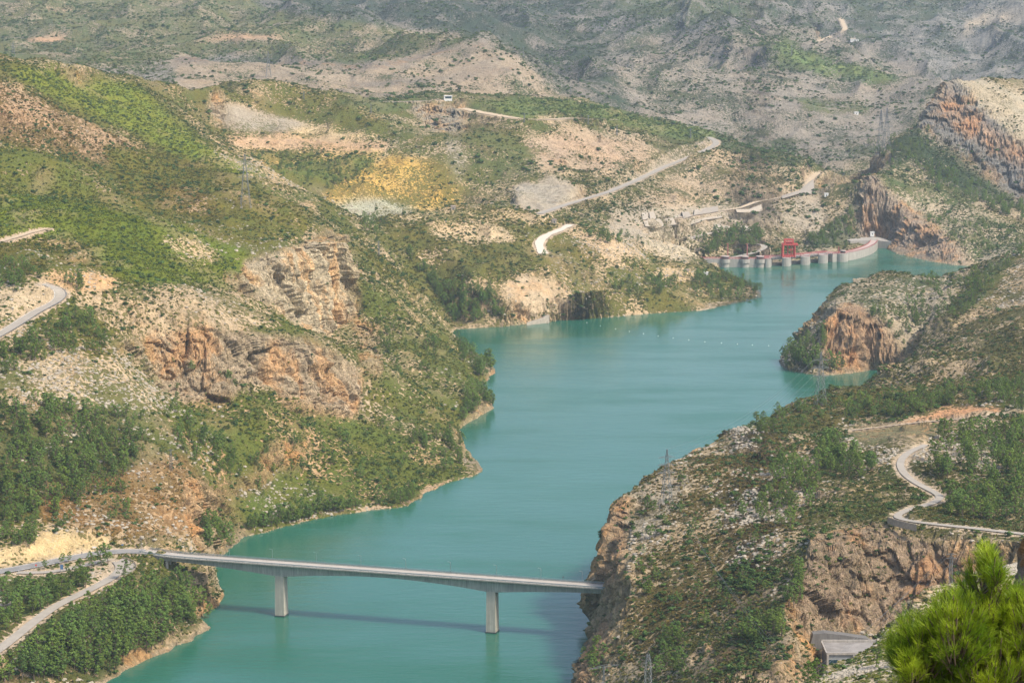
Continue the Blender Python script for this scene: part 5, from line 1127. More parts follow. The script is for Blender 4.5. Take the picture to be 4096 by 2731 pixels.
mb = ribbon(DQ, -3.75, -3.6, 0.075); ribbon(DQ, 3.6, 3.75, 0.075, mb); mb.build('edge_lines', MT['paint'], bridge)
for sgn, nm in ((-1, 'far'), (1, 'near')):
    mb = MB(); rail_line(DQ, sgn*4.15, 0.75, 4, mb, 0.28, True, (0.9,)); mb.build('guardrail', MT['steel'], bridge)
    mb = MB(); rail_line(DQ, sgn*4.85, 1.15, 3, mb, 0.10, True, (0.45, 0.72, 1.0)); mb.build('railing', MT['rail'], bridge)
    ribbon(DQ, sgn*4.55-0.35, sgn*4.55+0.35, 0.16).build('kerb', MT['pier'], bridge)
for s, in ((0,), (LEN,)):
    cb = [bp(s+a, o, 0)[:2] for a, o in ((-2.6, -3.2), (2.6, -3.2), (2.6, 3.2), (-2.6, 3.2))]; ct = [bp(s+a, o, 0)[:2] for a, o in ((-2.3, -2.7), (2.3, -2.7), (2.3, 2.7), (-2.3, 2.7))]
    o = MB().prism(cb, -12, BZ-6.2, ct).build('pier', MT['pier'], bridge)
    MB().prism([bp(s+a, o_, 0)[:2] for a, o_ in ((-2.75, -3.25), (2.75, -3.25), (2.75, 3.25), (-2.75, 3.25))], -0.5, 0.55).build('waterline_stain', MT['black'], o)
for s in (SL+5.5,): MB().tube(bp(s, 1.6, 8), bp(s, 1.6, BZ-2.2), 0.8, n=12).tube(bp(s, -1.6, 8), bp(s, -1.6, BZ-2.2), 0.8, n=12).build('end_column', MT['pier'], bridge)
# abutment wall on the left
aw = [bp(SL, 4.7, 0), bp(SL, -4.7, 0), bp(SL-6, -4.7, 0)] 
q0 = [(q[0]+n[0]*(4.75 if n[1] < 0 else -4.75), q[1]+n[1]*(4.75 if n[1] < 0 else -4.75)) for q, n in zip(DQ, nn) if (Vector(q)-Vector(bp(SL, 0, BZ))).dot(ax) < 3]
mb = MB(); P = []
for i, (x, y) in enumerate(q0):
    f = i/max(1, len(q0)-1); zb = 9+f*13; P += [(x, y, BZ-0.35), (x, y, zb), (x+0.3, y+7.5, zb), (x+0.3, y+7.5, BZ-0.64)]
m_ = len(q0); mb.poly(P, [(i*4+a, i*4+(a+1) % 4, i*4+4+(a+1) % 4, i*4+4+a) for i in range(m_-1) for a in range(4)]+[(0, 1, 2, 3), tuple(m_*4-4+j for j in range(4))])
mb.build('abutment', MT['conc'], bridge)
# lamps along the far side
def bridge_s(px):
    X = (px-PW/2)/FPX; best = min(np.linspace(SL-40, SR, 900), key=lambda s: abs(bp(s, -4.9, BZ)[0] - X*(bp(s, -4.9, BZ)[1]*CP-(BZ-CAMH)*SP)*1.0)); return best
lamp_l = ['first street lamp from the left end, before the rocky bank']+['street lamp on the bridge, number %s from the left' % w for w in ('two','three','four','five','six','seven','eight','nine','ten')]+['last street lamp at the right end by the cliff']
for i, px in enumerate((326, 426, 527, 626, 727, 829, 932, 1035, 1140, 1243, 1337)):
    s = bridge_s(px); b = Vector(bp(s, -5.0, BZ)); 
    t = thing('street_lamp', {0: 'slender street lamp at the left end of the bridge, above the abutment', 1: 'slender street lamp over the headland at the left end span', 2: 'slender street lamp where the bridge leaves the left bank', 3: 'slender street lamp nearly above the left pier', 4: 'slender street lamp just right of the left pier', 5: 'slender street lamp left of the middle of the main span', 6: 'slender street lamp in the middle of the main span', 7: 'slender street lamp just left of the right pier', 8: 'slender street lamp above the right pier', 9: 'slender street lamp between the right pier and the cliff', 10: 'slender street lamp nearest the cliff at the right end'}[i], 'street lamp', b, 'street lamps along the bridge')
    MB().tube(b, b+Vector((0, 0, 5.6)), 0.11, 0.07, 8).tube(b+Vector((0, 0, 5.6)), b+Vector((-0.9, -0.2, 5.95)), 0.06, n=6).build('pole', MT['steel'], t)
    MB().box(b+Vector((-1.25, -0.25, 5.98)), 0.34, 0.13, 0.07).build('lamp_head', MT['steel'], t)
def sign(name, label, base, h, w, hh, mat, tall=None, n=2):
    t = thing(name, label, 'road sign', base); b = Vector(base)
    mb = MB(); [mb.beam(b+Vector((d, 0, -0.3)), b+Vector((d, 0, h)), 0.1) for d in ((-w*0.4, w*0.4) if n == 2 else (0,))]; mb.build('post', MT['steel'], t)
    MB().box(b+Vector((0, -0.1, h-hh/2)), w/2, 0.04, hh/2).build('panel', mat, t)
def onroad(px, py, z): return at_z(px, py, z)
sign('road_sign', 'blue rectangular board on two posts beside the lay-by', onroad(142, 1312, 26.7), 3.6, 1.5, 2.4, MT['sign_blue'])
sign('road_sign', 'round red sign on a post beside the main road left of the traffic island', onroad(83, 1305, 27), 2.2, 0.8, 0.8, MT['sign_red'], n=1)
sign('road_sign', 'blue sign at the left end of the bridge railing', onroad(281.5, 1259, 27.2), 2.4, 1.1, 0.8, MT['sign_blue'], n=1)
sign('road_sign', 'white arrow board below the yellow cutting', onroad(217, 1262, 27.4), 1.8, 2.2, 0.8, MT['white'])
sign('road_sign', 'small dark sign on the bridge railing near the cliff', bp(bridge_s(1293), -4.9, BZ), 2.6, 0.6, 0.8, MT['black'], n=1)
# pedestrian on the main road
def person(label, base):
    me = bpy.data.meshes.new('person'); b = Vector(base)
    V = [(0,0,.95),(0,0,1.2),(0,0,1.45),(0,0,1.58),(0,0,1.70),(-.2,0,1.42),(-.27,.03,1.15),(-.25,-.08,.9),(.2,0,1.42),(.27,.02,1.15),(.26,-.08,.9),(-.1,0,.88),(-.12,-.08,.48),(-.12,.02,.05),(-.12,-.14,.03),(.1,0,.88),(.12,.12,.48),(.12,.2,.06),(.12,.06,.03)]
    E = [(0,1),(1,2),(2,3),(3,4),(2,5),(5,6),(6,7),(2,8),(8,9),(9,10),(0,11),(11,12),(12,13),(13,14),(0,15),(15,16),(16,17),(17,18)]
    me.from_pydata(V, E, []); o = bpy.data.objects.new('person', me); col.objects.link(o); o.location = b; me.materials.append(MT['cloth'])
    md = o.modifiers.new('skin', 'SKIN'); R = [.13,.13,.15,.06,.11,.06,.05,.04,.06,.05,.04,.09,.07,.05,.05,.09,.07,.05,.05]
    for v, r in zip(me.skin_vertices[0].data, R): v.radius = (r, r*0.8)
    me.skin_vertices[0].data[0].use_root = True; o.modifiers.new('sub', 'SUBSURF').levels = 1
    h = MB(); h.tube((0, -.02, 1.60), (0, -.02, 1.78), .09, .07, 8); hh = h.build('head_skin', MT['skin']); hh.name = 'face'; hh.parent = o; hh.matrix_parent_inverse = Matrix()
    return tag(o, label, 'person')
person('person in dark clothes walking along the road before the bridge', onroad(188, 1273.5, 27.2))
# hairpin: curved stone wall with parapet
hp = [at_z(px, py, 26.8) for px, py in ((281, 1281), (292, 1284), (303, 1288), (311, 1294), (314, 1301), (309, 1309), (300, 1316))]
hq = smooth(resample(hp, 1.5), 3)
t = thing('stone_wall', 'curved masonry retaining wall with parapet round the hairpin', 'retaining wall', hp[4]); mb = MB(); P = []
for q in hq: P += [(q[0], q[1], 26.9), (q[0]+1.0, q[1]-0.8, 14.0), (q[0]-3, q[1]+3, 14.0), (q[0]-0.5, q[1]+0.5, 26.9)]
mb.poly(P, [(i*4+a, i*4+(a+1) % 4, i*4+4+(a+1) % 4, i*4+4+a) for i in range(len(hq)-1) for a in range(4)]).build('wall', MT['masonry'], t)
rail_line(hq, 0.0, 0.8, 4.5, MB(), 0.3, True, (0.85,)).build('parapet', MT['masonry'], t)
pad = [(q[0], q[1], 26.75) for q in hq] + [at_z(286, 1318, 26.75), at_z(262, 1322, 26.75), at_z(270, 1300, 26.75), at_z(272, 1288, 26.75)]
o = MB().poly(pad, [tuple(range(len(pad)))]).build('lay_by', MT['pale_road']); o['kind'] = 'structure'
# wall below the winding road
w2 = smooth(resample([at_z(px, py, z) for px, py, z in ((2040, 1188, 85.5), (2052, 1193, 85.8), (2075, 1199, 86), (2105, 1205, 86.2))], 2.0), 2)
mb = MB(); P = []
for q in w2: P += [(q[0], q[1], q[2]+0.3), (q[0], q[1]-1, q[2]-2.6), (q[0], q[1]+3, q[2]-2.6), (q[0], q[1]+0.8, q[2]+0.3)]
mb.poly(P, [(i*4+a, i*4+(a+1) % 4, i*4+4+(a+1) % 4, i*4+4+a) for i in range(len(w2)-1) for a in range(4)]+[(0, 1, 2, 3), tuple(len(w2)*4-4+j for j in range(4))])
tag(mb.build('stone_wall', MT['masonry']), 'dry stone wall holding up the tight bend of the winding road', 'retaining wall')
g = MB(); rail_line(smooth(resample(ROADS['upper_left'][0], 3), 4), 4.3, 0.7, 4, g, 0.25, True, (0.9,)); tag(g.build('guardrail', MT['steel']), 'metal guardrail along the upper left road', 'guardrail')
g = MB(); rail_line(smooth(resample(ROADS['terrace_road'][0], 5), 4), 4.0, 0.8, 6, g, 0.3, True, (0.9,)); tag(g.build('guardrail', MT['wallc']), 'low kerb wall along the track above the dam terraces', 'guardrail')
# ---- dam
dam = thing('concrete_dam', 'long pale concrete dam with red rails, gate piers and round intake towers', 'dam', at_z(1800, 611, 0)); DZ = 8.6
FW = [at_z(px, py, 0) for px, py in ((1500,611),(1532,613),(1600,613.5),(1656,613.5),(1700,614),(1745,614),(1766,613.5),(1806,611),(1850,607.5),(1890,604),(1915,601.5),(1946,599.5),(1962,596.5),(1978,592.5),(1993,587.5),(2006,581.5),(2013,576),(2016,570))]
FQ = resample(FW, 4.0); FQ = smooth(FQ, 6); xs = FQ[:, 0]
def seg(x0, x1): return FQ[(xs >= x0-4) & (xs <= x1+4)]
def pxx(px, q=FQ): 
    a, b, c = ray(px, 610); t = -CAMH/c; return a*t
def wall_strip(Q, th, z0, z1, mat, name, par, inset=0.0):
    T = tangent(Q); nn = np.stack([-T[:, 1], T[:, 0]], 1); P = []
    for q, n in zip(Q, nn): P += [(q[0]+n[0]*inset, q[1]+n[1]*inset, z1), (q[0]+n[0]*inset, q[1]+n[1]*inset, z0), (q[0]+n[0]*(inset+th), q[1]+n[1]*(inset+th), z0), (q[0]+n[0]*(inset+th), q[1]+n[1]*(inset+th), z1)]
    F = [(i*4+a, i*4+(a+1) % 4, i*4+4+(a+1) % 4, i*4+4+a) for i in range(len(Q)-1) for a in range(4)]+[(0, 1, 2, 3), tuple(len(Q)*4-4+j for j in range(4))]
    return MB().poly(P, F).build(name, mat, par)
xa, xb = pxx(1767), FQ[np.argmin(np.abs(FQ[:, 0]*0+FQ[:, 0]-(at_z(1916, 601.5, 0)[0]))), 0]
wall_strip(seg(-999, xa-2), 8, -15, DZ, MT['damc'], 'wall', dam); wall_strip(seg(xb, 9999), 8, -15, DZ, MT['damc'], 'wall', dam)
wall_strip(seg(xa-2, xb), 3, -15, 1.2, MT['pink_rock'], 'gate', dam, 9); wall_strip(seg(xa-6, xb+6), 8, DZ-2.0, DZ-0.02, MT['damc'], 'wall', dam, 12.5)
T = tangent(FQ); nn = np.stack([-T[:, 1], T[:, 0]], 1)
def off(Q, o, z): T_ = tangent(Q); n_ = np.stack([-T_[:, 1], T_[:, 0]], 1); return np.array([(q[0]+n[0]*o, q[1]+n[1]*o, z) for q, n in zip(Q, n_)])
L1, L2, L3 = seg(-999, xa-2), seg(xa-2, xb), seg(xb, 9999)
for L, o0, o1 in ((L1, 0.3, 7.7), (L3, 0.3, 7.7), (L2, 12.8, 20.2)):
    ribbon(off(L, (o0+o1)/2, DZ), -(o1-o0)/2, (o1-o0)/2, 0.03).build('crest_roadway', MT['damtop'], dam)
    for oo in (o0, o1):
        mb = MB(); rail_line(off(L, oo, DZ), 0, 1.15, 3, mb, 0.3, True, (0.35, 1.0)); mb.build('red_railing', MT['darkred'], dam)
def cyl_ring(mb, c, r, z0, z1, n=20): mb.tube((c[0], c[1], z0), (c[0], c[1], z1), r, n=n); return mb
for px, lab in ((1670, 0), (1708.5, 1), (1742, 2), (1930, 3)):
    q = FQ[np.argmin(np.abs(project(FQ[:, 0], FQ[:, 1], FQ[:, 2])[0]-px))]; c = (q[0], q[1]+1.5); r = 5.4 if lab < 3 else 7.0
    t = MB(); cyl_ring(t, c, r, 4.6 if lab < 3 else -15, DZ); 
    if lab < 3: cyl_ring(t, c, r-1.0, -15, 4.6)
    tw = t.build('intake_tower', MT['damc'], dam)
    cc = c if lab < 3 else (c[0]+1.5, c[1]); rr = 3.9 if lab < 3 else 2.7
    MB().tube((cc[0], cc[1], DZ), (cc[0], cc[1], DZ+2.4), rr, n=18).build('window_band', MT['black'], tw); MB().tube((cc[0], cc[1], DZ+2.4), (cc[0], cc[1], DZ+3.1), rr+0.5, n=18).build('lid', MT['damtop'], tw)
    if lab in (0, 1): MB().beam((c[0]+3, c[1]+5, DZ), (c[0]+3, c[1]+5, DZ+15), 1.1).beam((c[0]+3, c[1]+5, DZ+15), (c[0]+1, c[1]+4, DZ+15.5), 0.5).build('mast', MT['darkred'], tw)
    if lab == 3: MB().beam((c[0]-3, c[1]+1, DZ), (c[0]-3, c[1]+1, DZ+7), 0.9).build('mast', MT['darkred'], tw)
    mb = MB()
    for k in range(14):
        a0, a1 = math.pi+k*math.pi/14, math.pi+(k+1)*math.pi/14
        mb.beam((c[0]+(r-.3)*math.cos(a0), c[1]+(r-.3)*math.sin(a0), DZ+1), (c[0]+(r-.3)*math.cos(a1), c[1]+(r-.3)*math.sin(a1), DZ+1), 0.35)
    mb.build('red_railing', MT['darkred'], tw)
for px0, px1 in ((1753, 1767), (1797, 1816), (1839.5, 1860), (1878.5, 1900)):
    c0 = FQ[np.argmin(np.abs(project(FQ[:, 0], FQ[:, 1], FQ[:, 2])[0]-px0))]; c1 = FQ[np.argmin(np.abs(project(FQ[:, 0], FQ[:, 1], FQ[:, 2])[0]-px1))]
    cx, cy_ = (c0[0]+c1[0])/2, (c0[1]+c1[1])/2; hw = (px1-px0)/2.19/2; sk = -0.16
    pl = []
    for k in range(7):
        a = math.pi+k*math.pi/6; pl.append((cx+hw*math.cos(a), cy_-1.5+2.2*math.sin(a)))
    pl += [(cx+hw+3, cy_+14), (cx-hw+3, cy_+14)]
    o = MB().prism(pl, -15, DZ).build('gate_pier', MT['damc'], dam); mb = MB()
    for k in range(len(pl)-2): mb.beam((*pl[k], DZ+0.9), (*pl[k+1], DZ+0.9), 0.4)
    mb.beam((*pl[-1], DZ+0.9), (*pl[0], DZ+0.9), 0.4).build('red_railing', MT['darkred'], o)
mb = MB(); LL = off(seg(xa-2, xb), 3.0, DZ-1.2)
for a, b in zip(LL[:-1], LL[1:]):
    a, b = Vector(a), Vector(b); mb.beam(a, b, 0.5); mb.beam(a+Vector((0, 0, 1.3)), b+Vector((0, 0, 1.3)), 0.5); mb.beam(a, b+Vector((0, 0, 1.3)), 0.3); mb.beam(a+Vector((0, 2.5, 0)), b+Vector((0, 2.5, 0)), 0.5)
mb.build('service_walkway', MT['black'], dam)
for px in (1755, 1835, 1885): q = at_z(px, 592-(px-1755)*0.085, DZ); MB().box((q[0], q[1]+3, DZ+0.6), 5.5, 1.4, 0.6).build('hoist', MT['darkred'], dam)
e = FQ[-1]; MB().hexa([(e[0]-1, e[1]+1, -15), (e[0]+26, e[1]-12, -15), (e[0]+26, e[1]+10, -15), (e[0]-1, e[1]+9, -15), (e[0]-1, e[1]+1, DZ), (e[0]+26, e[1]-12, DZ-1.5), (e[0]+26, e[1]+10, DZ-1.5), (e[0]-1, e[1]+9, DZ)]).build('wing_wall', MT['damc'], dam)
e2 = at_z(1998, 553, DZ); MB().box((e2[0]-4, e2[1]+18, 0), 22, 14, DZ+0.0, 0.25).build('end_platform', MT['damc'], dam)
# gantry crane
gc = Vector(at_z(1813, 592, DZ)); gc.y += 7; crane = thing('gantry_crane', 'bright red gantry crane standing on the dam crest', 'crane', gc); mb = MB()
lg = [Vector((x, y, 0)) for x in (-6.5, 6.0) for y in (-3, 5)]
for l in lg: mb = MB().beam(gc+l, gc+l*0.97+Vector((0, 0, 13.6)), 1.4); mb.build('leg', MT['red'], crane)
mb = MB(); [mb.beam(gc+Vector((-7, y, 13.4)), gc+Vector((9.5, y, 13.4)), 1.6) for y in (-3, 5)]; [mb.beam(gc+Vector((x, -3.5, 13.0)), gc+Vector((x, 5.5, 13.0)), 1.3) for x in (-6.5, 0.5, 6, 9)]; mb.build('top_frame', MT['red'], crane)
mb = MB()
for x in (-4.5, 4.5):
    for y in (-2, 4): mb.beam(gc+Vector((x, y, 13.8)), gc+Vector((x, y, 18.6)), 0.9)
for y in (-2, 4): mb.beam(gc+Vector((-5, y, 18.4)), gc+Vector((5, y, 18.4)), 1.0); mb.beam(gc+Vector((-4.5, y, 16)), gc+Vector((4.5, y, 16)), 0.7)
mb.box(gc+Vector((0, 1, 15.2)), 3.0, 2.0, 1.0); mb.build('hoist_cage', MT['red'], crane)
mb = MB(); [mb.beam(gc+Vector((-6.5, y, 1.2)), gc+Vector((6, y, 1.2)), 1.3) for y in (-3, 5)]; [mb.beam(gc+Vector((x, -2.5, 8)), gc+Vector((x+4, -2.5, 8)), 0.9) for x in (0.3,)]; mb.beam(gc+Vector((-1, 0, 1)), gc+Vector((-1, 0, 13)), 1.2); mb.beam(gc+Vector((2.5, 0, 1)), gc+Vector((2.5, 0, 13)), 1.2); mb.build('lower_frame', MT['red'], crane)
# ---- concrete facing of the terraces behind the dam
def facing(label, corners, mat='wallc', th=2.5, joints=0):
    P = []
    for px, py in corners:
        s = sight(px, py)
        if s is None: return
        P.append(Vector((s[0], s[1], s[2]+0.6)))
    n = len(P); b = [p+Vector((0, -1.6, 0.5)) for p in P]; f = [p+Vector((0, th, -1.0)) for p in P]
    o = MB().poly(b+f, [tuple(range(n)), tuple(range(2*n-1, n-1, -1))]+[(i, (i+1) % n, n+(i+1) % n, n+i) for i in range(n)]).build('retaining_wall', MT[mat])
    tag(o, label, 'retaining wall', 'concrete walls of the terraces above the dam')
facing('small square concrete panel, leftmost of the stepped block above the dam', [(1474,493),(1487,491),(1489,505),(1476,508)])
facing('narrow upper concrete panel in the stepped block above the dam', [(1491,490),(1502,489),(1507,504),(1493,506)])
facing('lower left concrete panel in the stepped block above the dam', [(1478,511),(1494,509),(1499,525),(1482,524)])
facing('tall tilted concrete panel at the right of the stepped block', [(1503,507),(1515,505),(1527,529),(1509,529)])
facing('sloping concrete panel right of the stepped block', [(1526,506),(1546,502),(1554,526),(1530,531)])
facing('tall leaning concrete panel in the middle of the row', [(1547,500),(1562,495),(1571,512),(1562,524),(1553,526)])
facing('square concrete panel at the right of the lower row', [(1566,491),(1582,489),(1588,500),(1570,508)])
facing('long upright concrete wall under the dark outcrop', [(1595,483),(1622,480),(1648,476),(1650,488),(1620,493),(1594,496)])
facing('long narrow concrete band on the upper terrace', [(1580,512),(1620,504),(1658,498),(1658,502),(1620,510),(1582,524)])
facing('concrete panel behind the pine wood of the dam', [(1640,519),(1678,514),(1682,526),(1646,529)])
facing('concrete panel right of the pine wood, below the track', [(1700,521),(1716,518),(1726,532),(1708,536)])
facing('broad concrete wall under the winding service road', [(1690,485),(1720,483),(1748,474),(1752,488),(1722,492),(1692,492)])
facing('curved concrete wall with a pointed end above the canyon', [(1795,452),(1835,440),(1858,420),(1868,414),(1871,446),(1862,448),(1845,444),(1796,460)])
facing('low concrete wall along the lower terrace road', [(1585,546),(1640,535),(1684,529),(1684,532),(1640,539),(1588,552)])
# ---- powerhouse
def powerhouse():
    A = Vector(at_t(1899, 1498.5, 1078)); z1 = A.z; z0 = 36.0; w, d = 26.0, 18.0; sk = 0.0
    t = thing('powerhouse', 'grey flat-roofed powerhouse with a dark window band at the cliff foot', 'building', (A.x, A.y, z0))
    x0, y0 = A.x, A.y
    MB().hexa([(x0+.3,y0+.3,z0),(x0+w,y0+.3,z0),(x0+w,y0+d-.3,z0),(x0+.3,y0+d-.3,z0),(x0+.3,y0+.3,z1-.5),(x0+w,y0+.3,z1-.5),(x0+w,y0+d-.3,z1-.5),(x0+.3,y0+d-.3,z1-.5)]).build('wall', MT['grey_render'], t)
    MB().box((x0+w/2, y0+d/2, z1-0.42), w/2-0.6, d/2-0.6, 0.07).build('roof', MT['roof'], t)
    mb = MB(); mb.box((x0+w/2, y0, z1-0.35), w/2+.1, .3, .45); mb.box((x0+w/2, y0+d, z1-0.1), w/2+.1, .3, .7); mb.box((x0, y0+d/2, z1-0.33), .3, d/2-.3, .44); mb.build('parapet', MT['damc'], t)
    mb = MB(); mb.box((x0+.45, y0-.05, (z0+z1)/2-.3), .45, .28, (z1-z0)/2-.5); mb.box((x0+11.2, y0-.05, z1-2.0), .4, .28, 1.2); mb.build('pilaster', MT['damc'], t)
    for k, (a, b) in enumerate(((1.0, 2.6), (2.8, 6.9), (7.1, 11.4), (11.6, 16))):
        o = MB().box((x0+(a+b)/2, y0+.27, z1-4.2), (b-a)/2, .06, 1.15).build('window', MT['glass'], t)
    mb = MB(); P = [Vector((x0-4, y0+d+5, z1-3)), Vector((x0-3, y0+d+5.5, z1+1.4)), Vector((x0+2, y0+d+6, z1+1.9)), Vector((x0+10, y0+d+6, z1+0.9)), Vector((x0+20, y0+d+6, z1-0.6)), Vector((x0+w, y0+d+6, z1-5)), Vector((x0-4, y0+d+5, z1-5))]
    n = len(P); tag(MB().poly(P+[p+Vector((0, 5, 0)) for p in P], [tuple(range(n)), tuple(range(2*n-1, n-1, -1))]+[(i, (i+1) % n, n+(i+1) % n, n+i) for i in range(n)]).build('retaining_wall', MT['pink_rock']), 'grey sprayed concrete wall on the rock behind the powerhouse', 'retaining wall')
powerhouse()
# ---- small buildings
def block_house(name, label, base, w, d, h, mat, roof=None, win=None, cat='building', grp=None):
    b = Vector(base); t = thing(name, label, cat, b, grp)
    MB().box(b+Vector((0, 0, h/2-1)), w/2, d/2, h/2+1).build('wall', MT[mat], t)
    if roof == 'gable':
        P = [b+Vector(p) for p in ((-w/2-.3,-d/2-.3,h),(w/2+.3,-d/2-.3,h),(w/2+.3,d/2+.3,h),(-w/2-.3,d/2+.3,h),(-w/2-.3,0,h+1.8),(w/2+.3,0,h+1.8))]
        MB().poly(P, [(0,1,5,4),(2,3,4,5),(0,4,3),(1,2,5),(0,3,2,1)]).build('roof', MT['wallc'], t)
    else: MB().box(b+Vector((0, 0, h+.15)), w/2+.3, d/2+.3, .15).build('roof', MT['damtop'] if mat != 'white' else MT['white'], t)
    for wx, wz, ww, wh in (win or [(0, 1.0, .9, 1.8)]): MB().box(b+Vector((wx, -d/2-.03, wz)), ww/2, .05, wh/2).build('window' if wz > 1.2 else 'door', MT['glass'], t)
s = sight(1029, 231)
block_house('viewpoint_building', 'white box-shaped viewpoint with one wide dark window on the cliff edge', Vector(s)+Vector((0, 3, 0.6)), 9.6, 6, 4.4, 'white', None, [(0.4, 2.6, 7.6, 2.2)])
s = sight(1959, 97); block_house('farmhouse', 'white farmhouse below the track on the far mountain', s, 10, 6, 4.2, 'white', 'gable', [(-2, 1.9, 1, 1.4), (2, 1.9, 1, 1.4)])
s = sight(1969, 96); block_house('farm_annex', 'low white annex right of the far farmhouse', s, 5, 4, 2.8, 'white', None)
for px, py, lb in ((1577, 627, 'small concrete hut beside the sandy track on the peninsula'), (1621, 633, 'small pale hut above the shore near the tip of the peninsula'), (1041, 481, 'small hut on the crest of the olive dome'), (1273, 512, 'small hut beside the pale cut at the right of the dome'), (1967, 264, 'small white hut among bushes on the far slope'), (2003, 545, 'small white kiosk at the right end of the dam'), (1898, 452, 'small white cabin below the far service road')):
    s = sight(px, py)
    if s: block_house('hut', lb, s, 4.5 if py > 300 else 6, 3.5, 3.2, 'wallc' if py > 300 and px < 1600 else 'white', None, None, 'hut')
# ---- pylons and lines
def pylon(label, base, h, wb, arms, grp='lattice pylons', rot=0.25, size=0.28, mat='steel', arml=4.2, foot=True, taper=0.22):
    b = Vector(base); t = thing('pylon', label, 'pylon', b, grp); cs, sn = math.cos(rot), math.sin(rot)
    def R(x, y, z): return b+Vector((cs*x-sn*y, sn*x+cs*y, z))
    size *= 0.62; mb = MB(); nl = 9
    def wd(z): f = z/h; return wb*(1-f*1.25) + wb*taper*f*1.25 if f < 0.8 else wb*taper*(1-(f-0.8)*3.2)
    cor = [(-1,-1),(1,-1),(1,1),(-1,1)]; lv = [h*(1-(1-k/nl)**1.25)*0.99 for k in range(nl+1)]
    for z0, z1 in zip(lv[:-1], lv[1:]):
        a, c = wd(z0)/2, wd(z1)/2
        for k in range(4):
            p0 = R(cor[k][0]*a, cor[k][1]*a, z0); p1 = R(cor[k][0]*c, cor[k][1]*c, z1); q0_ = R(cor[(k+1) % 4][0]*a, cor[(k+1) % 4][1]*a, z0); q1_ = R(cor[(k+1) % 4][0]*c, cor[(k+1) % 4][1]*c, z1)
            mb.beam(p0, p1, size); mb.beam(p0, q1_, size*0.6); mb.beam(q0_, p1, size*0.6)
    mb.build('mast', MT[mat], t); tips = []
    for fz, al in arms:
        z = h*fz; w = wd(z)/2; mb = MB()
        for sg in (-1, 1):
            tip = R(sg*al, 0, z); tips.append(tip)
            for y in (-w, w): mb.beam(R(sg*w, y, z), tip, size*0.8); mb.beam(R(sg*w, y, z+h*0.035), tip, size*0.6)
            mb.beam(R(sg*al*0.5, -w*.5, z), R(sg*al*0.5, w*.5, z), size*0.5)
        mb.build('crossarm', MT[mat], t)
    if foot:
        for x, y in cor: MB().box(R(x*wb/2, y*wb/2, -0.6), .8, .8, 1.1).build('footing', MT['wallc'], t)
    tips.append(R(0, 0, h)); return tips
A3 = lambda a: ((0.55, a), (0.70, a), (0.84, a*0.95))
def gs_(px, py): 
    s = sight(px, py); return s
p1 = pylon('tall lattice pylon on the right shore before the rock headland', gs_(1884, 934), 34, 6.5, A3(5.4), size=0.30)
p2 = pylon('lattice pylon on the cliff top where the right shore turns', gs_(1531, 1153), 27.5, 5.0, A3(4.8), size=0.26)
base3 = at_z(1497, 1600, 46); p3 = pylon('lattice pylon rising from the lower edge on the right hill', (53, 985, 44), 24, 2.6, (), size=0.2, taper=0.85, foot=False)
base4 = (37, 990, 50); p4 = pylon('lattice pylon with a long crossarm at the lower edge beside the bridge cliff', (35, 965, 44), 25, 3.0, ((0.97, 7.0),), size=0.2, foot=False, rot=0.5)
p5 = pylon('lattice pylon on the dark spur left of the lake', gs_(564, 476), 44, 8, A3(6), size=0.34)
p6 = pylon('lattice pylon on the rounded crest before the scarp', gs_(617, 178), 36, 7, A3(6), size=0.4)
p7 = pylon('pylon behind the crest at the far left', (lambda s: (s[0], s[1], s[2]))(sight(31, 131)), 22, 5, A3(5), size=0.4)
p8a = pylon('front one of the twin tall pylons on the shaded ridge', gs_(2022, 358), 54, 9, A3(8), size=0.5); p8b = pylon('rear one of the twin tall pylons on the shaded ridge', gs_(2036, 344), 50, 8, A3(8), size=0.45)
b9 = gs_(2181, 1346) ; p9 = pylon('slender pole pylon behind the near shoulder before the red cliff', (at_t(2183, 1352, 742)), 10.4, 1.0, ((0.86, 1.6), (0.97, 1.6)), size=0.09, taper=0.7, rot=0.1, foot=False)
p10 = pylon('thin pole pylon in the green gully of the left bank', gs_(393, 1083), 13, 1.4, ((0.93, 2),), size=0.16, taper=0.6, foot=False)
small = [(698,231,9,'pole on the knob right of the rounded crest'),(852,262,11,'T-shaped pole beside the sandy track left of the viewpoint'),(1034,50,16,'distant pole high on the dark mountain'),(1202,133,16,'distant pole at the foot of the dark mountain'),(1311,218,12,'pole at the end of the far ridge'),(1204,283,11,'pole beside the sandy crest track'),(1351,288,12,'pole at the right end of the sandy crest track'),(1417,311,12,'pole on the slope above the hill road'),(870,588,14,'pole on the green slope above the ravine'),(1586,318,12,'pole on the crest above the hill road bend'),(1675,25,20,'distant pole near the top edge of the photo'),(1818,130,18,'distant pole on the middle of the far mountain')]
for px, py, h, lb in small:
    s = sight(px, py)
    if s: pylon('thin '+lb, s, h, 1.3, ((0.92, 1.8),), grp='wooden and lattice poles', size=0.28, taper=0.6, foot=False)
def cable(a, b, sag, r=0.035, label='', grp='power lines'):
    r *= 0.5
    a, b = Vector(a), Vector(b); mb = MB(); n = 18; P = [a+(b-a)*(k/n)-Vector((0, 0, sag*4*(k/n)*(1-k/n))) for k in range(n+1)]
    for p, q in zip(P[:-1], P[1:]): mb.beam(p, q, r*2)
    tag(mb.build('power_line', MT['steel']), label, 'power line', grp)
nm7 = ['lower left', 'lower right', 'middle left', 'middle right', 'upper left', 'upper right', 'topmost']
for k in range(7): cable(p1[k], p2[k], 9, 0.05, nm7[k]+' cable between the two shore pylons over the water', 'cables between the shore pylons')
tgt_ = [Vector((36, 960, 68)), Vector((40, 962, 68)), Vector((31, 958, 69))]
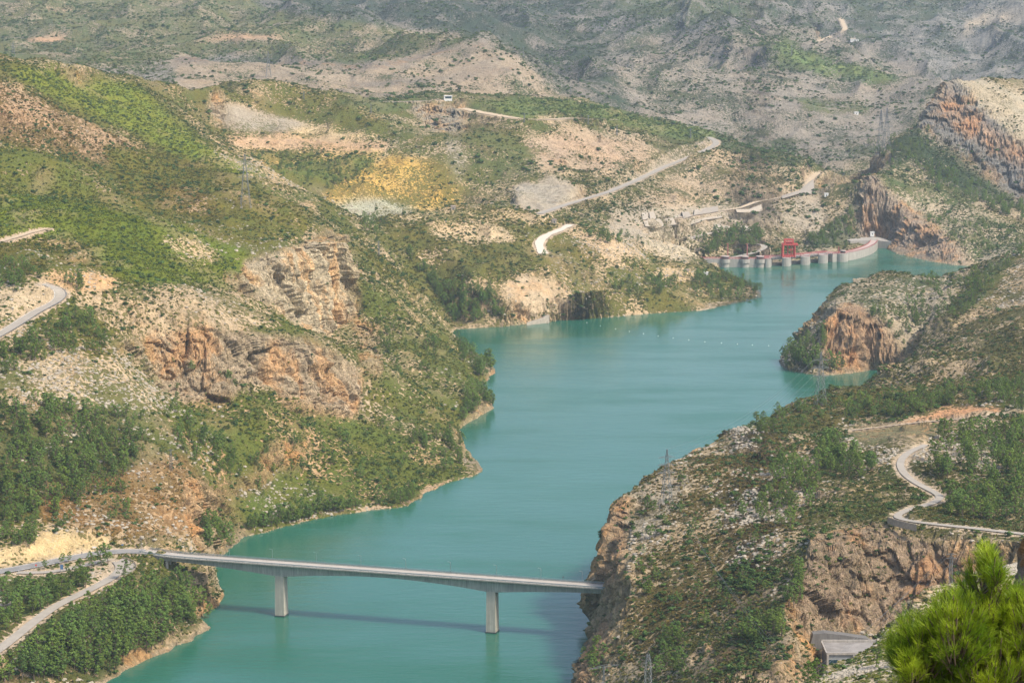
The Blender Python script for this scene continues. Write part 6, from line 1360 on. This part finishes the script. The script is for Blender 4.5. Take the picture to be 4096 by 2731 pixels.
for k in range(3): cable(p9[k], Vector((at_t(1812+k*9, 1580, 640))), 1.2, 0.03, ('upper', 'middle', 'lower')[k]+' wire running down left from the slender pole pylon', 'wires from the slender pole')
for k in range(3): cable(p8a[k*2], Vector(at_t(1770-k*16, 640, 2950)), 10, 0.09, ('left', 'middle', 'right')[k]+' cable falling from the twin pylons behind the dam', 'cables of the twin pylons')
for k in range(3): cable(p2[k*2], Vector(at_t(1990-k*30, 1640, 900)), 14, 0.04, ('nearest', 'middle', 'farthest')[k]+' cable crossing the right hill towards the powerhouse', 'cables over the right hill')
for k in range(3): cable(p6[k*2+1], p7[k*2], 12, 0.06, ('lower', 'middle', 'upper')[k]+' cable between the crest pylon and the far left pylon', 'cables over the left plateau')
# ---- buoys
for i, (px, py) in enumerate(((1348,740.6),(1379,748),(1414,755),(1445.6,761),(1478,766),(1511.7,771.6),(1546,776),(1582,780.6),(1619,785),(1657,787.6),(1693.8,790),(1728,792),(1765.5,793.6))):
    if i == 0:
        bm = bmesh.new(); bmesh.ops.create_uvsphere(bm, u_segments=12, v_segments=8, radius=0.36); me0 = bpy.data.meshes.new('buoy'); bm.to_mesh(me0); bm.free(); me0.materials.append(MT['white'])
    o = bpy.data.objects.new('buoy', me0); col.objects.link(o); o.location = at_z(px, py, 0.12)
    tag(o, 'small white buoy in the line across the lake below the peninsula', 'buoy', 'line of white buoys')
# ---- old wall stub on the peninsula shore
s1 = at_z(1210, 748, 0); s2 = at_z(1262, 742, 0); mb = MB(); a, b = Vector(s1), Vector(s2)
mb.hexa([a+Vector((0,2,-1)), b+Vector((0,2,-1)), b+Vector((0,6,-1)), a+Vector((0,6,-1)), a+Vector((0,3,2.2)), b+Vector((0,3,6)), b+Vector((0,6,6)), a+Vector((0,6,2.2))])
mb.hexa([b+Vector((-5,0,-1)), b+Vector((-1,-1,-1)), b+Vector((0,5,-1)), b+Vector((-6,5,-1)), b+Vector((-5,2,3)), b+Vector((-2,2,4)), b+Vector((0,5,7)), b+Vector((-6,5,6))])
tag(mb.build('concrete_block', MT['wallc']), 'ruined concrete block on the shore of the peninsula', 'ruin')
# ---- foreground: ledge, young pine, rock
def ledge():
    n = 60; V = []; F = []
    for i in range(n):
        for j in range(n):
            x = 1.2+12*i/(n-1); y = 9+26*j/(n-1); z = 338.95-(0.34*(y-12) if y > 12 else 0)-0.25*max(0, 2.2-x)**1.3+0.18*mnoise.noise(Vector((x*.9, y*.9, 0)))+0.06*mnoise.noise(Vector((x*4, y*4, 1)))
            if i in (0, n-1) or j in (0, n-1): z -= 6
            V.append((x, y, z))
    for i in range(n-1):
        for j in range(n-1): F.append((i*n+j, (i+1)*n+j, (i+1)*n+j+1, i*n+j+1))
    o = MB().poly(V, F).build('ledge', simple_mat('ledge_soil', (.42, .34, .24), .95, .3, 3, bump=.5), smooth=True); o['kind'] = 'structure'
ledge()
def needle_pine():
    r = np.random.default_rng(3); bx_, by_, bz_ = 2.72, 14.2, 339.2
    t = thing('young_pine', 'bright green young pine with long needles at the lower right corner', 'pine tree', (bx_, by_, bz_))
    wood = MB(); shoots = []
    lobes = [(2.675,340.34,.17,.36,16),(2.68,340.62,.06,.12,4),(2.46,340.24,.22,.30,20),(2.30,340.14,.20,.24,18),(2.20,340.12,.10,.12,6),(2.93,340.22,.30,.34,30),(3.28,340.28,.34,.36,34),(2.70,339.98,.42,.36,40),(2.42,339.90,.28,.30,24),(3.1,339.92,.5,.36,40),(3.65,340.1,.4,.4,24)]
    core = Vector((2.9, 14.25, 339.3))
    for lx, lz, rx, rz, cnt in lobes:
        lz -= 0.13; c = Vector((lx, 14.2+r.normal()*.08, lz)); mid = core.lerp(c, .6); wood.tube(core, mid, .02, .014, 6, False); wood.tube(mid, c+Vector((0, 0, rz*.6)), .014, .005, 6, False)
        for _ in range(cnt*10):
            d = Vector(r.normal(size=3)); d.z = abs(d.z)*1.1-.25; d.normalize(); rr = (.45+.55*r.random()**.5)
            p = c+Vector((d.x*rx*rr, d.y*.34*rr, d.z*rz*rr)); dd = (d*.8+Vector((0, 0, .75))).normalized()
            q = p-dd*r.uniform(.10, .2)
            if r.random() < .5: wood.tube(c.lerp(q, .35), q, .005, .004, 4, False)
            wood.tube(q, p, .006, .0035, 4, False); shoots.append((p, dd, r.uniform(.75, 1.15)))
    shoots.append((Vector((2.675, 14.2, 340.63)), Vector((0, 0, 1)), 1.1))
    wood.build('branches', MT['bark'], t)
    V = []; 
    for p, d, s in shoots:
        d = np.array(d); n = int(62*s); L = r.uniform(.045, .075, n)*s; back = r.random(n)**.8*0.085
        p0 = np.array(p)[None]-d[None]*back[:, None]; rd = r.normal(size=(n, 3)); rd -= (rd@d)[:, None]*d; rd /= np.linalg.norm(rd, axis=1)[:, None]+1e-9
        dir_ = d[None]*1.0+rd*r.uniform(.35, .8, (n, 1)); dir_ /= np.linalg.norm(dir_, axis=1)[:, None]; tp = p0+dir_*L[:, None]; w = np.cross(dir_, r.normal(size=(n, 3))); w /= np.linalg.norm(w, axis=1)[:, None]; w *= 0.0011
        V.append(np.stack([p0-w, p0+w, tp+w*.5, tp-w*.5], 1).reshape(-1, 3))
    V = np.concatenate(V)
    m, nt, b = new_mat('young_needles'); pos = N_(nt, 'ShaderNodeNewGeometry').outputs['Position']
    c = mix_(nt, ramp_(nt, noise_(nt, pos, 6, 3), .35, .65), (.13, .24, .012, 1), (.42, .52, .03, 1)); nt.links.new(c, b.inputs['Base Color']); b.inputs['Roughness'].default_value = .45
    tr_ = N_(nt, 'ShaderNodeBsdfTranslucent'); nt.links.new(c, tr_.inputs['Color']); ms = N_(nt, 'ShaderNodeMixShader'); ms.inputs[0].default_value = .35
    nt.links.new(b.outputs[0], ms.inputs[1]); nt.links.new(tr_.outputs[0], ms.inputs[2]); nt.links.new(ms.outputs[0], nt.nodes['Material Output'].inputs['Surface'])
    me = leaf_mesh('needles', V-np.array([[bx_, by_, bz_]]), m); o = bpy.data.objects.new('needles', me); col.objects.link(o); o.parent = t
    cone = simple_mat('pine_cone', (.13, .075, .045), .8, .3, 30)
    for k in range(12):
        p, d, s = shoots[int(r.integers(0, len(shoots)))]; p = Vector(p)-Vector(d)*0.09; bm = bmesh.new(); bmesh.ops.create_icosphere(bm, subdivisions=2, radius=.024)
        for v in bm.verts: v.co.z *= 1.7; v.co += v.co.normalized()*0.005*math.sin(v.co.z*420+math.atan2(v.co.y, v.co.x)*5)
        me = bpy.data.meshes.new('pine_cone'); bm.to_mesh(me); bm.free(); me.materials.append(cone); o = bpy.data.objects.new('pine_cone', me); col.objects.link(o); o.parent = t; o.location = p-Vector((bx_, by_, bz_)); o.rotation_euler = (r.random()*3, r.random()*3, 0)
    print('needles', len(V)//4)
needle_pine()
def rock_pillar():
    n, mrow = 48, 90; V = []; F = []; cx, cy_ = 3.33, 15.5
    for j in range(mrow):
        z = 338.0+2.56*j/(mrow-1); f = j/(mrow-1); r0 = 0.17+0.10*(1-f)+0.03*math.sin(f*17)+0.02*math.sin(f*41)
        if f > 0.965: r0 *= (1-f)/0.035*0.9+0.1
        for i in range(n):
            a = 2*math.pi*i/n; v = Vector((math.cos(a), math.sin(a), z*2.2)); lay = 0.045*mnoise.noise(Vector((math.cos(a)*1.3, math.sin(a)*1.3, z*9)))+0.06*mnoise.noise(v*1.4)+0.02*mnoise.noise(Vector((v.x*6, v.y*6, z*22)))
            V.append((cx+math.cos(a)*(r0+lay)*1.15, cy_+math.sin(a)*(r0+lay), z))
    for j in range(mrow-1):
        for i in range(n): F.append((j*n+i, j*n+(i+1) % n, (j+1)*n+(i+1) % n, (j+1)*n+i))
    F.append(tuple((mrow-1)*n+i for i in range(n)))
    m = simple_mat('lichen_rock', (.24, .185, .13), .95, .35, 9, c2=(.33, .17, .06), bump=.6)
    tag(MB().poly(V, F).build('rock_pillar', m, smooth=True), 'brown weathered rock with rusty lichen at the right edge behind the young pine', 'rock')
rock_pillar()
# ------------------------------------------------------------------ the air between: a closed box of thin even haze
def haze():
    m = bpy.data.materials.new('haze'); m.use_nodes = True; nt = m.node_tree; nt.nodes.clear()
    o = nt.nodes.new('ShaderNodeOutputMaterial'); v = nt.nodes.new('ShaderNodeVolumePrincipled')
    v.inputs['Color'].default_value = (0.70, 0.85, 1.0, 1); v.inputs['Density'].default_value = 4.6e-5; v.inputs['Anisotropy'].default_value = 0.25
    nt.links.new(v.outputs[0], o.inputs['Volume'])
    x0, x1, y0, y1, z0, z1 = -3200, 3200, -60, 9800, min(-60, float(ZG.min())-2), max(620.0, float(ZG.max())+10)
    V = [(x, y, z) for z in (z0, z1) for y in (y0, y1) for x in (x0, x1)]
    me = bpy.data.meshes.new('haze'); me.from_pydata(V, [], [(0,2,3,1),(4,5,7,6),(0,1,5,4),(2,6,7,3),(0,4,6,2),(1,3,7,5)])
    me.materials.append(m); o_ = bpy.data.objects.new('haze', me); col.objects.link(o_); o_['kind'] = 'stuff'
    o_['label'] = 'thin pale blue haze filling the valley air'; o_['category'] = 'haze'
haze()
